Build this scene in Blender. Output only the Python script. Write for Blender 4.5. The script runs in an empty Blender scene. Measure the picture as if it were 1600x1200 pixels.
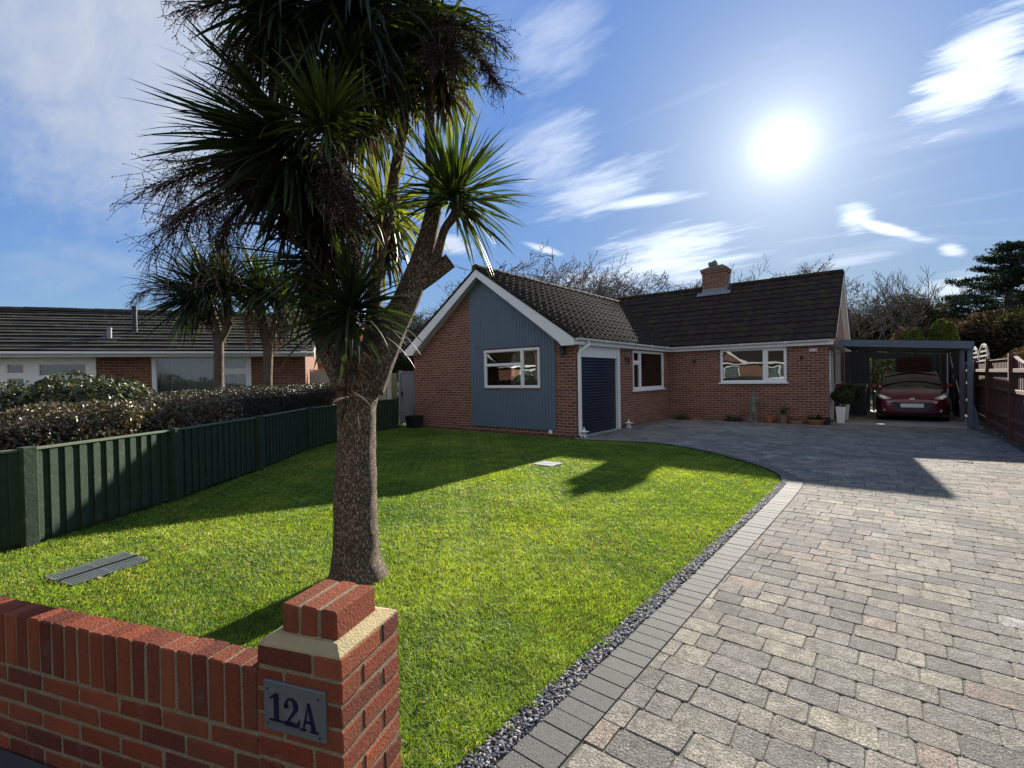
import bpy, bmesh, math, random
import numpy as np
from mathutils import Vector, Matrix, noise as mnoise
R = math.radians
scene = bpy.context.scene
COL = scene.collection
rnd = random.Random(7)

# ---------------------------------------------------------------- camera geometry
F, CX, CY, EYE = 753.0, 800.0, 600.0, 1.5
YAW, ROLL, PITCH = R(38.4), R(1.05), -math.atan(10 / 753.0)
_fw = Vector((-math.sin(YAW) * math.cos(PITCH), math.cos(YAW) * math.cos(PITCH), math.sin(PITCH)))
_r0 = Vector((math.cos(YAW), math.sin(YAW), 0))
_u0 = _r0.cross(_fw)
CR = _r0 * math.cos(ROLL) - _u0 * math.sin(ROLL)
CU = _r0 * math.sin(ROLL) + _u0 * math.cos(ROLL)
CF = _fw
CAM = Vector((0, 0, EYE))
def ray(x, y): return (CR * (x - CX) - CU * (y - CY) + CF * F).normalized()
def at(x, y, depth):
    d = CR * (x - CX) - CU * (y - CY) + CF * F
    return CAM + d * (depth / F)
def gnd(x, y, z=0.0):
    d = ray(x, y); return CAM + d * ((z - EYE) / d.z)
SUN_EL, SUN_AZ = R(22.14), R(-8.9)          # azimuth from +Y towards +X
SUN = Vector((math.sin(SUN_AZ) * math.cos(SUN_EL), math.cos(SUN_AZ) * math.cos(SUN_EL), math.sin(SUN_EL)))

# ---------------------------------------------------------------- object helpers
def setp(o, label=None, cat=None, group=None, kind=None):
    if label: o['label'] = label
    if cat: o['category'] = cat
    if group: o['group'] = group
    if kind: o['kind'] = kind
    return o
def thing(name, label, cat, loc=(0, 0, 0), rz=0.0, group=None):
    o = bpy.data.objects.new(name, None); COL.objects.link(o)
    o.empty_display_size = 0.2
    o.location = loc; o.rotation_euler = (0, 0, rz)
    return setp(o, label, cat, group)
def copy_tree(o, parent=None):
    c = o.copy(); COL.objects.link(c)
    if parent: c.parent = parent
    for ch in list(o.children): copy_tree(ch, c)
    return c

class MB:
    """collects faces; build() links them as one mesh object"""
    def __init__(s): s.v = []; s.f = []; s.c = []; s.m = []; s.cc = None; s.mi = 0
    def add(s, vs, fs, col=None, mi=None):
        b = len(s.v); s.v.extend([tuple(p) for p in vs])
        for f in fs: s.f.append([i + b for i in f]); s.m.append(s.mi if mi is None else mi)
        s.c.extend([s.cc if col is None else col] * len(vs))
    def box(s, x0, x1, y0, y1, z0, z1, col=None, M=None):
        vs = [(x0,y0,z0),(x1,y0,z0),(x1,y1,z0),(x0,y1,z0),(x0,y0,z1),(x1,y0,z1),(x1,y1,z1),(x0,y1,z1)]
        if M is not None: vs = [M @ Vector(p) for p in vs]
        s.add(vs, [(0,3,2,1),(4,5,6,7),(0,1,5,4),(1,2,6,5),(2,3,7,6),(3,0,4,7)], col)
    def bbox(s, x0, x1, y0, y1, z0, z1, b=0.004, col=None, M=None, jit=0.0):
        """box with chamfered edges"""
        X=(x0,x1); Y=(y0,y1); Z=(z0,z1); vs=[]; idx={}
        for i in (0,1):
            for j in (0,1):
                for k in (0,1):
                    sx=1 if i==0 else -1; sy=1 if j==0 else -1; sz=1 if k==0 else -1
                    jx,jy,jz=[(rnd.uniform(-jit,jit) if jit else 0) for _ in range(3)]
                    c=(X[i]+jx,Y[j]+jy,Z[k]+jz)
                    for a in range(3):
                        p=[c[0]+sx*b,c[1]+sy*b,c[2]+sz*b]; p[a]=c[a]
                        idx[(i,j,k,a)]=len(vs); vs.append(Vector(p))
        g=lambda i,j,k,a: idx[(i,j,k,a)]
        fs=[]
        for i in (0,1): fs.append((g(i,0,0,0),g(i,0,1,0),g(i,1,1,0),g(i,1,0,0)) if i==0 else (g(i,0,0,0),g(i,1,0,0),g(i,1,1,0),g(i,0,1,0)))
        for j in (0,1): fs.append((g(0,j,0,1),g(1,j,0,1),g(1,j,1,1),g(0,j,1,1)) if j==0 else (g(0,j,0,1),g(0,j,1,1),g(1,j,1,1),g(1,j,0,1)))
        for k in (0,1): fs.append((g(0,0,k,2),g(0,1,k,2),g(1,1,k,2),g(1,0,k,2)) if k==0 else (g(0,0,k,2),g(1,0,k,2),g(1,1,k,2),g(0,1,k,2)))
        for i in (0,1):
            for j in (0,1): fs.append((g(i,j,0,0),g(i,j,1,0),g(i,j,1,1),g(i,j,0,1)))
        for i in (0,1):
            for k in (0,1): fs.append((g(i,0,k,0),g(i,1,k,0),g(i,1,k,2),g(i,0,k,2)))
        for j in (0,1):
            for k in (0,1): fs.append((g(0,j,k,1),g(1,j,k,1),g(1,j,k,2),g(0,j,k,2)))
        for i in (0,1):
            for j in (0,1):
                for k in (0,1): fs.append((g(i,j,k,0),g(i,j,k,1),g(i,j,k,2)))
        if M is not None: vs=[M@p for p in vs]
        s.add(vs,fs,col)
    def bar(s, p, q, w, h, col=None, up=(0,0,1)):
        """rectangular bar from p to q, w across, h along up"""
        p=Vector(p); q=Vector(q); d=(q-p).normalized(); up=Vector(up)
        a=d.cross(up)
        if a.length<1e-4: a=d.cross(Vector((0,1,0)))
        a.normalize(); u=a.cross(d).normalized()
        vs=[]
        for c in (p,q):
            for i,j in ((-1,-1),(1,-1),(1,1),(-1,1)): vs.append(c+a*(i*w/2)+u*(j*h/2))
        s.add(vs,[(0,1,2,3),(7,6,5,4),(0,4,5,1),(1,5,6,2),(2,6,7,3),(3,7,4,0)],col)
    def tube(s, pts, rad, n=8, col=None, cap=True, squash=None):
        pts=[Vector(p) for p in pts]
        if not hasattr(rad,'__len__'): rad=[rad]*len(pts)
        vs=[]; fs=[]; prev=None
        for i,p in enumerate(pts):
            d=(pts[min(i+1,len(pts)-1)]-pts[max(i-1,0)])
            if d.length<1e-9: d=Vector((0,0,1))
            d.normalize()
            if prev is None:
                a=d.cross(Vector((0,0,1)))
                if a.length<1e-3: a=Vector((1,0,0))
            else: a=prev-d*prev.dot(d)
            a.normalize(); prev=a; b=d.cross(a)
            for k in range(n):
                t=2*math.pi*k/n
                vs.append(p+(a*math.cos(t)+b*math.sin(t))*rad[i])
        for i in range(len(pts)-1):
            for k in range(n):
                k2=(k+1)%n
                fs.append((i*n+k,i*n+k2,(i+1)*n+k2,(i+1)*n+k))
        if cap: fs.append(tuple(range(n-1,-1,-1))); fs.append(tuple((len(pts)-1)*n+k for k in range(n)))
        s.add(vs,fs,col)
    def lathe(s, prof, c=(0,0,0), n=20, col=None, sq=1.0):
        """prof: (r,z) list; open or closed ends at r=0"""
        vs=[]; fs=[]
        for r,z in prof:
            for k in range(n):
                t=2*math.pi*k/n; vs.append((c[0]+r*math.cos(t),c[1]+r*math.sin(t)*sq,c[2]+z))
        for i in range(len(prof)-1):
            for k in range(n):
                k2=(k+1)%n; fs.append((i*n+k,i*n+k2,(i+1)*n+k2,(i+1)*n+k))
        s.add(vs,fs,col)
    def prism(s, poly, z0, z1, col=None):
        n=len(poly); vs=[(p[0],p[1],z0) for p in poly]+[(p[0],p[1],z1) for p in poly]
        s.add(vs,[tuple(range(n-1,-1,-1)),tuple(range(n,2*n))]+[(i,(i+1)%n,n+(i+1)%n,n+i) for i in range(n)],col)
    def extr(s, poly, vec, col=None):
        """extrude a planar 3D polygon by vec"""
        n=len(poly); P=[Vector(p) for p in poly]; v=Vector(vec)
        s.add(P+[p+v for p in P],[tuple(range(n-1,-1,-1)),tuple(range(n,2*n))]+[(i,(i+1)%n,n+(i+1)%n,n+i) for i in range(n)],col)
    def build(s, name, mat, parent=None, world=False, smooth=False, label=None):
        me=bpy.data.meshes.new(name)
        off=Vector((0,0,0))
        if world and parent is not None:
            p=parent
            while p is not None: off+=Vector(p.location); p=p.parent
        me.from_pydata([(x-off.x,y-off.y,z-off.z) for x,y,z in s.v],[],s.f)
        mats=mat if isinstance(mat,(list,tuple)) else [mat]
        for m in mats: me.materials.append(m)
        if len(mats)>1: me.polygons.foreach_set('material_index',s.m)
        if any(c is not None for c in s.c):
            ca=me.color_attributes.new('Col','FLOAT_COLOR','POINT')
            arr=np.ones((len(s.v),4),np.float32)
            for i,c in enumerate(s.c):
                if c is not None: arr[i,:3]=c if hasattr(c,'__len__') else (c,c,c)
            ca.data.foreach_set('color',arr.ravel())
        me.update()
        fixn(me)
        if smooth: me.polygons.foreach_set('use_smooth',[True]*len(me.polygons))
        o=bpy.data.objects.new(name,me); COL.objects.link(o)
        if parent is not None: o.parent=parent
        if label: o['label']=label
        return o
def fixn(me):
    if len(me.polygons)>60000: return
    bm=bmesh.new(); bm.from_mesh(me)
    bmesh.ops.recalc_face_normals(bm,faces=bm.faces)
    bm.to_mesh(me); bm.free()
def npmesh(name, V, Fq, mat, parent=None, col=None, tri=None, smooth=False):
    """fast mesh from numpy: V (n,3), Fq (m,4) quads, tri (k,3)"""
    me=bpy.data.meshes.new(name); nv=len(V)
    me.vertices.add(nv); me.vertices.foreach_set('co',np.asarray(V,np.float32).ravel())
    loops=[]; tot=[]
    if Fq is not None and len(Fq): loops.append(np.asarray(Fq,np.int32).ravel()); tot.append(np.full(len(Fq),4,np.int32))
    if tri is not None and len(tri): loops.append(np.asarray(tri,np.int32).ravel()); tot.append(np.full(len(tri),3,np.int32))
    L=np.concatenate(loops); T=np.concatenate(tot)
    me.loops.add(len(L)); me.loops.foreach_set('vertex_index',L)
    me.polygons.add(len(T)); st=np.concatenate([[0],np.cumsum(T)[:-1]]).astype(np.int32)
    me.polygons.foreach_set('loop_start',st); me.polygons.foreach_set('loop_total',T)
    if smooth: me.polygons.foreach_set('use_smooth',np.ones(len(T),bool))
    me.update(calc_edges=True)
    if col is not None:
        ca=me.color_attributes.new('Col','FLOAT_COLOR','POINT')
        a=np.ones((nv,4),np.float32); a[:,:3]=col; ca.data.foreach_set('color',a.ravel())
    me.materials.append(mat)
    o=bpy.data.objects.new(name,me); COL.objects.link(o)
    if parent is not None: o.parent=parent
    return o

# ---------------------------------------------------------------- material helpers
class NT:
    def __init__(s, name):
        m=bpy.data.materials.new(name); m.use_nodes=True; s.m=m; s.t=m.node_tree; s.t.nodes.clear()
        s.out=s.t.nodes.new('ShaderNodeOutputMaterial')
    def n(s, typ, **kw):
        nd=s.t.nodes.new(typ)
        for k,v in kw.items():
            if k.startswith('_'): setattr(nd,k[1:],v)
            else:
                key=int(k[1:]) if (k[0]=='i' and k[1:].isdigit()) else k.replace('__',' ')
                if hasattr(v,'is_output') or isinstance(v,bpy.types.NodeSocket): s.t.links.new(v,nd.inputs[key])
                else: nd.inputs[key].default_value=v
        return nd
    def math(s, op, a, b=None, c=None, clamp=False):
        nd=s.t.nodes.new('ShaderNodeMath'); nd.operation=op; nd.use_clamp=clamp
        for i,v in enumerate((a,b,c)):
            if v is None: continue
            if isinstance(v,bpy.types.NodeSocket): s.t.links.new(v,nd.inputs[i])
            else: nd.inputs[i].default_value=v
        return nd.outputs[0]
    def vmath(s, op, a, b=None):
        nd=s.t.nodes.new('ShaderNodeVectorMath'); nd.operation=op
        for i,v in enumerate((a,b)):
            if v is None: continue
            if isinstance(v,bpy.types.NodeSocket): s.t.links.new(v,nd.inputs[i])
            else: nd.inputs[i].default_value=v
        return nd
    def mix(s, f, a, b, blend='MIX'):
        nd=s.t.nodes.new('ShaderNodeMix'); nd.data_type='RGBA'; nd.blend_type=blend
        for sock,v in ((nd.inputs[0],f),(nd.inputs[6],a),(nd.inputs[7],b)):
            if isinstance(v,bpy.types.NodeSocket): s.t.links.new(v,sock)
            elif hasattr(v,'__len__'): sock.default_value=(*v[:3],1)
            else: sock.default_value=v
        return nd.outputs[2]
    def ramp(s, f, stops, interp='LINEAR'):
        nd=s.t.nodes.new('ShaderNodeValToRGB'); cr=nd.color_ramp; cr.interpolation=interp
        while len(cr.elements)<len(stops): cr.elements.new(0.5)
        for e,(p,c) in zip(cr.elements,stops):
            e.position=p; e.color=(*c[:3],1) if hasattr(c,'__len__') else (c,c,c,1)
        s.t.links.new(f,nd.inputs[0]); return nd.outputs[0]
    def coord(s, kind='Object'): return s.n('ShaderNodeTexCoord').outputs[kind]
    def noise(s, vec, scale, detail=4, rough=.55, dist=0.0):
        nd=s.n('ShaderNodeTexNoise',Scale=scale,Detail=detail,Roughness=rough,Distortion=dist)
        if vec is not None: s.t.links.new(vec,nd.inputs['Vector'])
        return nd.outputs[0]
    def bump(s, h, strength=.4, dist=.01, normal=None):
        nd=s.n('ShaderNodeBump',Strength=strength,Distance=dist,Height=h)
        if normal is not None: s.t.links.new(normal,nd.inputs['Normal'])
        return nd.outputs[0]
    def pbsdf(s, col, rough=.6, metal=0.0, spec=.5, normal=None, **kw):
        nd=s.t.nodes.new('ShaderNodeBsdfPrincipled')
        def st(key,v):
            if isinstance(v,bpy.types.NodeSocket): s.t.links.new(v,nd.inputs[key])
            elif key in('Base Color','Emission Color','Coat Tint') : nd.inputs[key].default_value=(*v[:3],1)
            else: nd.inputs[key].default_value=v
        st('Base Color',col); st('Roughness',rough); st('Metallic',metal); st('Specular IOR Level',spec)
        if normal is not None: st('Normal',normal)
        for k,v in kw.items(): st(k.replace('__',' '),v)
        return nd.outputs[0]
    def done(s, sh): s.t.links.new(sh,s.out.inputs[0]); return s.m
def plain(name, col, rough=.5, var=.15, nscale=6, bumpk=.15, bscale=60, metal=0, spec=.5, bdist=.004, dirt=None, **kw):
    t=NT(name); v=t.coord()
    n=t.noise(v,nscale,5); c=t.mix(n,[x*(1-var) for x in col],[min(1,x*(1+var)) for x in col])
    if dirt:
        n2=t.noise(v,dirt[1],6,.65); c=t.mix(t.ramp(n2,[(dirt[2],0),(min(1,dirt[2]+.18),1)]),c,dirt[0])
    b=t.bump(t.noise(v,bscale,4),bumpk,bdist)
    r=t.math('MULTIPLY_ADD',t.noise(v,nscale*3,3),.25,rough-.125,clamp=True)
    return t.done(t.pbsdf(c,r,metal,spec,b,**kw))
GRASSN=430000
# ---------------------------------------------------------------- materials
def brick_wall(name, c1, c2, mortar, w=.225, h=.075, ms=.011, rough=.85, dark=.5, off=(0,0)):
    t=NT(name); pos=t.coord(); g=t.n('ShaderNodeNewGeometry')
    sp=t.n('ShaderNodeSeparateXYZ',Vector=pos); sn=t.n('ShaderNodeSeparateXYZ',Vector=g.outputs['True Normal'])
    u=t.math('SUBTRACT',t.math('MULTIPLY',sp.outputs[0],sn.outputs[1]),t.math('MULTIPLY',sp.outputs[1],sn.outputs[0]))
    u=t.math('ADD',u,off[0]); z=t.math('ADD',sp.outputs[2],off[1])
    wob=t.noise(pos,14,3); 
    vec=t.n('ShaderNodeCombineXYZ',X=t.math('MULTIPLY_ADD',wob,.008,u),Y=t.math('MULTIPLY_ADD',t.noise(pos,11,2),.006,z)).outputs[0]
    b=t.n('ShaderNodeTexBrick',_offset=.5,Vector=vec,Scale=1.0,Color1=(0,0,0,1),Color2=(1,1,1,1),Mortar=(.5,.5,.5,1))
    b.inputs['Mortar Size'].default_value=ms/2; b.inputs['Mortar Smooth'].default_value=.25; b.inputs['Bias'].default_value=0
    b.inputs['Brick Width'].default_value=w; b.inputs['Row Height'].default_value=h
    fac=b.outputs['Fac']
    c=t.mix(b.outputs['Color'],c1,c2)
    c=t.mix(t.math('MULTIPLY',t.ramp(t.noise(pos,1.3,4),[(.35,0),(.7,1)]),.35),c,[x*dark for x in c1])
    c=t.mix(t.math('MULTIPLY',t.noise(pos,60,4),.35),c,[min(1,x*1.4) for x in c2])
    mc=t.mix(t.noise(pos,5,4),mortar,[x*.6 for x in mortar])
    c=t.mix(fac,c,mc)
    hgt=t.math('SUBTRACT',t.math('MULTIPLY',t.noise(pos,90,5),.35),fac)
    return t.done(t.pbsdf(c,rough,0,.3,t.bump(hgt,.8,.008)))
def col_mat(name, mixer, rough=.7, spec=.35, bumpk=.5, bscale=60, bdist=.004, transl=0, tcol=None, coat=0):
    """colour from the per-piece attribute 'Col', varied by noise"""
    t=NT(name); v=t.coord(); a=t.n('ShaderNodeAttribute',_attribute_name='Col').outputs['Color']
    c=mixer(t,v,a) if mixer else a
    nm=t.bump(t.noise(v,bscale,5,.65),bumpk,bdist) if bumpk else None
    p=t.pbsdf(c,rough,0,spec,nm)
    if transl:
        tc=t.mix(1.0,c,tcol or (1,1,1),'MULTIPLY')
        tr=t.n('ShaderNodeBsdfTranslucent',Color=tc).outputs[0]
        ms=t.n('ShaderNodeMixShader',i0=transl,i1=p,i2=tr); p=ms.outputs[0]
    return t.done(p)

M={}
M['house_brick']=brick_wall('house brick',(.085,.029,.020),(.240,.088,.052),(.50,.41,.33),ms=.015)
M['near_neigh_brick']=brick_wall('neighbour brick',(.10,.038,.024),(.22,.085,.05),(.36,.29,.22),ms=.013)
M['orange_brick']=brick_wall('orange brick',(.50,.16,.07),(.60,.24,.12),(.55,.42,.3))
M['white']=plain('white upvc',(.78,.78,.77),.35,.04,3,.05,30,dirt=((.5,.49,.45),4,.6))
M['white_paint']=plain('white painted timber',(.74,.74,.73),.5,.06,3,.15,25,dirt=((.45,.45,.40),3,.58))
M['soffit']=plain('soffit board',(.55,.56,.56),.6,.08,3)
M['clad']=plain('blue grey painted boards',(.105,.145,.180),.55,.10,2.5,.25,35,dirt=((.07,.10,.13),2,.6))
M['grey_paint']=plain('slate blue timber paint',(.085,.105,.145),.55,.15,3,.25,30)
M['dark_grey']=plain('dark grey board',(.05,.055,.07),.6,.15,3,.2,30)
M['door_navy']=plain('navy roller door',(.007,.009,.020),.42,.10,3,.05,30)
M['black_plastic']=plain('black plastic',(.012,.012,.014),.5,.15,5,.1,40)
M['green_fence']=plain('dark green stained board',(.015,.034,.015),.85,.4,5,.7,24,dirt=((.062,.088,.028),9,.57),bdist=.006)
M['green_rail']=plain('weathered green rail',(.09,.12,.07),.8,.25,6,.4,30)
M['brown_fence']=plain('red brown stained board',(.115,.045,.028),.8,.28,5,.5,25,dirt=((.20,.10,.055),5,.6))
M['pale_fence']=plain('grey weathered board',(.38,.34,.28),.85,.2,5,.4,25)
M['concrete']=plain('concrete slab',(.30,.29,.27),.85,.15,2,.4,50,dirt=((.14,.14,.13),1.8,.52))
M['concrete_post']=plain('concrete post',(.48,.46,.41),.85,.12,4,.4,50)
M['asphalt']=plain('asphalt',(.045,.045,.048),.85,.25,8,.8,220,bdist=.006)
M['lead']=plain('lead flashing',(.20,.21,.23),.5,.2,6,.3,20)
M['terracotta']=plain('terracotta',(.36,.125,.06),.8,.2,8,.3,60)
M['old_terracotta']=plain('weathered terracotta',(.24,.13,.08),.85,.3,10,.4,60)
M['white_pot']=plain('white glazed pot',(.74,.73,.70),.4,.05,6,.05,20)
M['stone']=plain('weathered cast stone',(.165,.165,.135),.9,.35,14,.5,60,dirt=((.07,.09,.05),9,.55))
M['grate']=plain('galvanised grating',(.18,.215,.21),.5,.35,14,.2,60,metal=.3)
M['drain_dark']=plain('drain pit',(.02,.022,.02),.95,spec=.05)
M['cover']=plain('concrete cover',(.24,.25,.245),.8,.2,14,.5,60)
M['soil']=plain('soil',(.05,.036,.024),.95,.4,12,.9,40,bdist=.02)
M['sand']=plain('jointing sand',(.085,.080,.060),.95,.35,20,.6,90,dirt=((.045,.07,.02),3.5,.56))
M['clay_pot_dark']=plain('dark glazed pot',(.03,.035,.045),.3,.2,10)
M['blind']=plain('blind slats',(.55,.54,.50),.6,.05,3)
M['curtain']=plain('net curtain',(.34,.36,.35),.9,.08,3)
M['room']=plain('room interior',(.10,.09,.08),.9,.1,2)
M['bin']=plain('wheelie bin plastic',(.018,.035,.035),.45,.15,6)
M['sign_white']=plain('white sign',(.75,.75,.73),.5,.04,5)
M['slate_plaque']=plain('grey slate plaque',(.085,.09,.095),.55,.2,9,.4,80,dirt=((.15,.155,.16),7,.55))
M['navy_letter']=plain('navy enamel numerals',(.008,.010,.028),.22,.1,9,.02,30)
M['silver_edge']=plain('pale bevel of numerals',(.42,.44,.48),.4,.05,9)

def glass_mat(name, tint=(.80,.85,.86), dark=0.0):
    t=NT(name); g=t.n('ShaderNodeBsdfGlossy',Color=(1,1,1,1),Roughness=.01).outputs[0]
    tr=t.n('ShaderNodeBsdfTransparent',Color=(*tint,1)).outputs[0]
    wob=t.bump(t.noise(t.coord(),2.2,1),.06,.02)
    t.t.links.new(wob,g.node.inputs['Normal'])
    lw=t.n('ShaderNodeFresnel',IOR=1.62).outputs[0]
    f=t.math('MULTIPLY_ADD',lw,1.0,.01,clamp=True)
    return t.done(t.n('ShaderNodeMixShader',i0=f,i1=tr,i2=g).outputs[0])
M['glass']=glass_mat('window glass')
def carglass():
    t=NT('car glass'); return t.done(t.pbsdf((.012,.016,.016),.03,0,.9))
M['carglass']=carglass()

def roof_mat(name, base, lich, lichk, moss, mossk):
    t=NT(name); v=t.coord()
    n=t.noise(v,3,5); c=t.mix(n,[x*.6 for x in base],[x*1.35 for x in base])
    c=t.mix(t.math('MULTIPLY',t.ramp(t.noise(v,2.2,6,.7),[(.48,0),(.62,1)]),mossk),c,moss)
    vo=t.n('ShaderNodeTexVoronoi',Vector=v,Scale=9.0); 
    sp=t.ramp(t.math('ADD',vo.outputs['Distance'],t.math('MULTIPLY',t.noise(v,25,4),.35)),[(.18,1),(.30,0)])
    sp=t.math('MULTIPLY',sp,t.ramp(t.noise(v,1.1,3),[(.42,0),(.6,1)]))
    c=t.mix(t.math('MULTIPLY',sp,lichk),c,lich)
    return t.done(t.pbsdf(c,.92,0,.12,t.bump(t.noise(v,70,5,.7),.7,.008)))
M['tile']=roof_mat('concrete roof tile',(.030,.023,.018),(.36,.33,.26),.85,(.055,.048,.018),.4)
M['tile_main']=roof_mat('mossy main roof tile',(.034,.024,.021),(.20,.17,.12),.30,(.055,.048,.018),.6)
M['tile_neigh']=roof_mat('neighbour plain tile',(.055,.050,.045),(.26,.25,.20),.6,(.10,.095,.05),.55)
M['tile_orange']=roof_mat('orange clay tile',(.52,.19,.085),(.55,.35,.2),.3,(.4,.2,.1),.4)

def opal():
    t=NT('opal roof sheet'); c=(.62,.60,.56)
    d=t.pbsdf(c,.5,0,.3); tr=t.n('ShaderNodeBsdfTranslucent',Color=(*c,1)).outputs[0]
    return t.done(t.n('ShaderNodeMixShader',i0=.45,i1=d,i2=tr).outputs[0])
M['opal']=opal()
# individual wall bricks, colour per brick
def fb(t,v,a):
    c=t.mix(t.math('MULTIPLY',t.noise(v,22,5,.65),.55),a,t.mix(1.0,a,(.55,.5,.5),'MULTIPLY'))
    c=t.mix(t.ramp(t.noise(v,170,3,.7),[(.58,0),(.74,.5)]),c,(.46,.21,.13))
    c=t.mix(t.ramp(t.noise(v,130,3,.7),[(.62,0),(.74,.55)]),c,(.08,.03,.022))
    sp=t.n('ShaderNodeSeparateXYZ',Vector=v).outputs[2]
    st=t.math('MULTIPLY',t.ramp(t.noise(v,7,6,.7),[(.60,0),(.78,1)]),t.ramp(sp,[(.0,.9),(.42,.35),(.6,0)]))
    c=t.mix(t.math('MULTIPLY',t.ramp(t.noise(v,3.1,5,.7),[(.45,0),(.70,1)]),.6),c,(.10,.045,.03))
    c=t.mix(t.ramp(t.noise(v,34,4,.7),[(.62,0),(.72,.55)]),c,(.13,.085,.05))
    return t.mix(t.math('MULTIPLY',st,.6),c,(.36,.30,.27))
M['front_brick']=col_mat('hand laid red brick',fb,.88,.2,1.0,95,.011)
M['mortar_cap']=plain('sunlit mortar flaunching',(.36,.28,.145),.95,.22,30,.9,140,bdist=.006,dirt=((.20,.19,.10),8,.55))  # lighter copy of the mortar, its sunlit yellow put into the colour
def fm(t,v,a):
    c=t.mix(t.noise(v,30,5,.7),(.13,.105,.065),(.25,.205,.13))
    c=t.mix(t.ramp(t.noise(v,240,2),[(.62,0),(.7,1)]),c,(.60,.56,.44))
    return t.mix(t.ramp(t.noise(v,9,4),[(.5,0),(.72,.6)]),c,(.17,.17,.10))
M['mortar']=col_mat('sand mortar',fm,.95,.2,.9,180,.006)  # same mortar, darkened to the tone of the shaded wall front
# tumbled block paving
def pv(t,v,a):
    c=t.mix(t.math('MULTIPLY',t.ramp(t.noise(v,15,6,.75),[(.36,0),(.62,1)]),.75),a,(.105,.098,.085))
    c=t.mix(t.ramp(t.noise(v,105,3,.75),[(.50,0),(.60,.85)]),c,(.048,.045,.040))
    c=t.mix(t.ramp(t.noise(v,88,3,.75),[(.58,0),(.68,.8)]),c,(.46,.42,.34))
    vo=t.n('ShaderNodeTexVoronoi',Vector=v,Scale=21.0).outputs['Distance']
    c=t.mix(t.math('MULTIPLY',t.ramp(vo,[(.06,.8),(.12,0)]),t.ramp(t.noise(v,2.3,3),[(.45,0),(.6,1)])),c,(.56,.54,.46))
    c=t.mix(t.math('MULTIPLY',t.ramp(t.noise(v,.9,6,.65),[(.42,0),(.66,1)]),.55),c,(.10,.092,.078))
    c=t.mix(t.math('MULTIPLY',t.ramp(t.noise(v,2.7,6,.7),[(.58,0),(.72,1)]),.35),c,(.09,.095,.05))
    return c
pv0=pv
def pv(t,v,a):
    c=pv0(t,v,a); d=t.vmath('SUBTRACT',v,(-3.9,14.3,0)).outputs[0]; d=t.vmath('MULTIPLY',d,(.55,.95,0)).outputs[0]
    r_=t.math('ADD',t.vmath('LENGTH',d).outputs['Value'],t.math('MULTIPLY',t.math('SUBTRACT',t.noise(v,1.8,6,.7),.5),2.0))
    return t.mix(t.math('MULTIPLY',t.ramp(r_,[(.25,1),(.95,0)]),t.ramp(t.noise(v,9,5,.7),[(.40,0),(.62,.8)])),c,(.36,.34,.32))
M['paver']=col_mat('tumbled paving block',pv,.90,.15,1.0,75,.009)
def pe(t,v,a):
    c=t.mix(t.ramp(t.noise(v,230,3,.7),[(.5,0),(.72,.8)]),a,(.33,.32,.29))
    return t.mix(t.ramp(t.noise(v,190,3,.7),[(.55,0),(.7,.7)]),c,(.05,.05,.047))
M['paver_edge']=col_mat('charcoal edging block',pe,.82,.3,.9,160,.004)
M['slate']=col_mat('slate chippings',lambda t,v,a:t.mix(t.noise(v,60,4),a,t.mix(1.0,a,(.5,.5,.55),'MULTIPLY')),.75,.15,.3,90,.003)
# vegetation
M['grass']=col_mat('grass blades',None,.5,.30,0,transl=.52,tcol=(1.5,1.35,.6))
M['palm']=col_mat('cordyline leaf',None,.42,.45,0,transl=.30,tcol=(2.1,2.0,.6))
M['deadleaf']=col_mat('dead palm leaf',None,.8,.2,0,transl=.2,tcol=(1.2,1.0,.7))
M['panicle']=col_mat('seed panicle',None,.8,.2,0)
M['leaf_far']=col_mat('distant foliage',None,.85,.06,0,transl=.25,tcol=(1.5,1.5,.7))
M['leaf']=col_mat('evergreen leaf',None,.42,.4,0,transl=.18,tcol=(1.5,1.6,.6))
M['twigleaf']=col_mat('brown beech leaf',None,.8,.1,0,transl=.3,tcol=(1.4,1.0,.7))
M['needle']=col_mat('pine needles',None,.85,.05,0,transl=.1,tcol=(1,1.2,.6))
def bark(name, a, b, scale=(26,26,9), bd=.02, cr=(.02,.014,.01)):
    t=NT(name); v=t.coord(); mp=t.n('ShaderNodeMapping',Vector=v); mp.inputs['Scale'].default_value=scale
    w=t.vmath('ADD',mp.outputs[0],t.n('ShaderNodeCombineXYZ',X=t.math('MULTIPLY',t.noise(mp.outputs[0],1.0,6,.7),2.2),Y=t.math('MULTIPLY',t.noise(mp.outputs[0],1.3,6,.7),2.2),Z=t.math('MULTIPLY',t.noise(mp.outputs[0],.7,6,.7),2.6)).outputs[0]).outputs[0]
    vo=t.n('ShaderNodeTexVoronoi',_feature='DISTANCE_TO_EDGE',Vector=w,Scale=1.0).outputs['Distance']
    vc=t.n('ShaderNodeTexVoronoi',Vector=w,Scale=1.0).outputs['Color']
    pl=t.ramp(t.math('ADD',vo,t.math('MULTIPLY',t.math('SUBTRACT',t.noise(v,45,4,.7),.5),.22)),[(.0,0),(.17,1)])
    c=t.mix(t.n('ShaderNodeSeparateColor',Color=vc).outputs[0],a,b)
    c=t.mix(t.ramp(t.noise(v,70,5,.7),[(.4,0),(.75,.6)]),c,[x*1.5 for x in b])
    c=t.mix(pl,t.mix(.35,cr,c),c)
    h=t.math('ADD',pl,t.math('MULTIPLY',t.noise(v,80,4),.3))
    return t.done(t.pbsdf(c,.9,0,.2,t.bump(h,1.0,bd)))
M['palm_bark']=bark('corky palm bark',(.135,.097,.072),(.235,.180,.138),(58,58,26),.020,(.06,.042,.030))
M['bark']=bark('bare tree bark',(.10,.085,.07),(.20,.175,.15),(8,8,3),.02)
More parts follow.
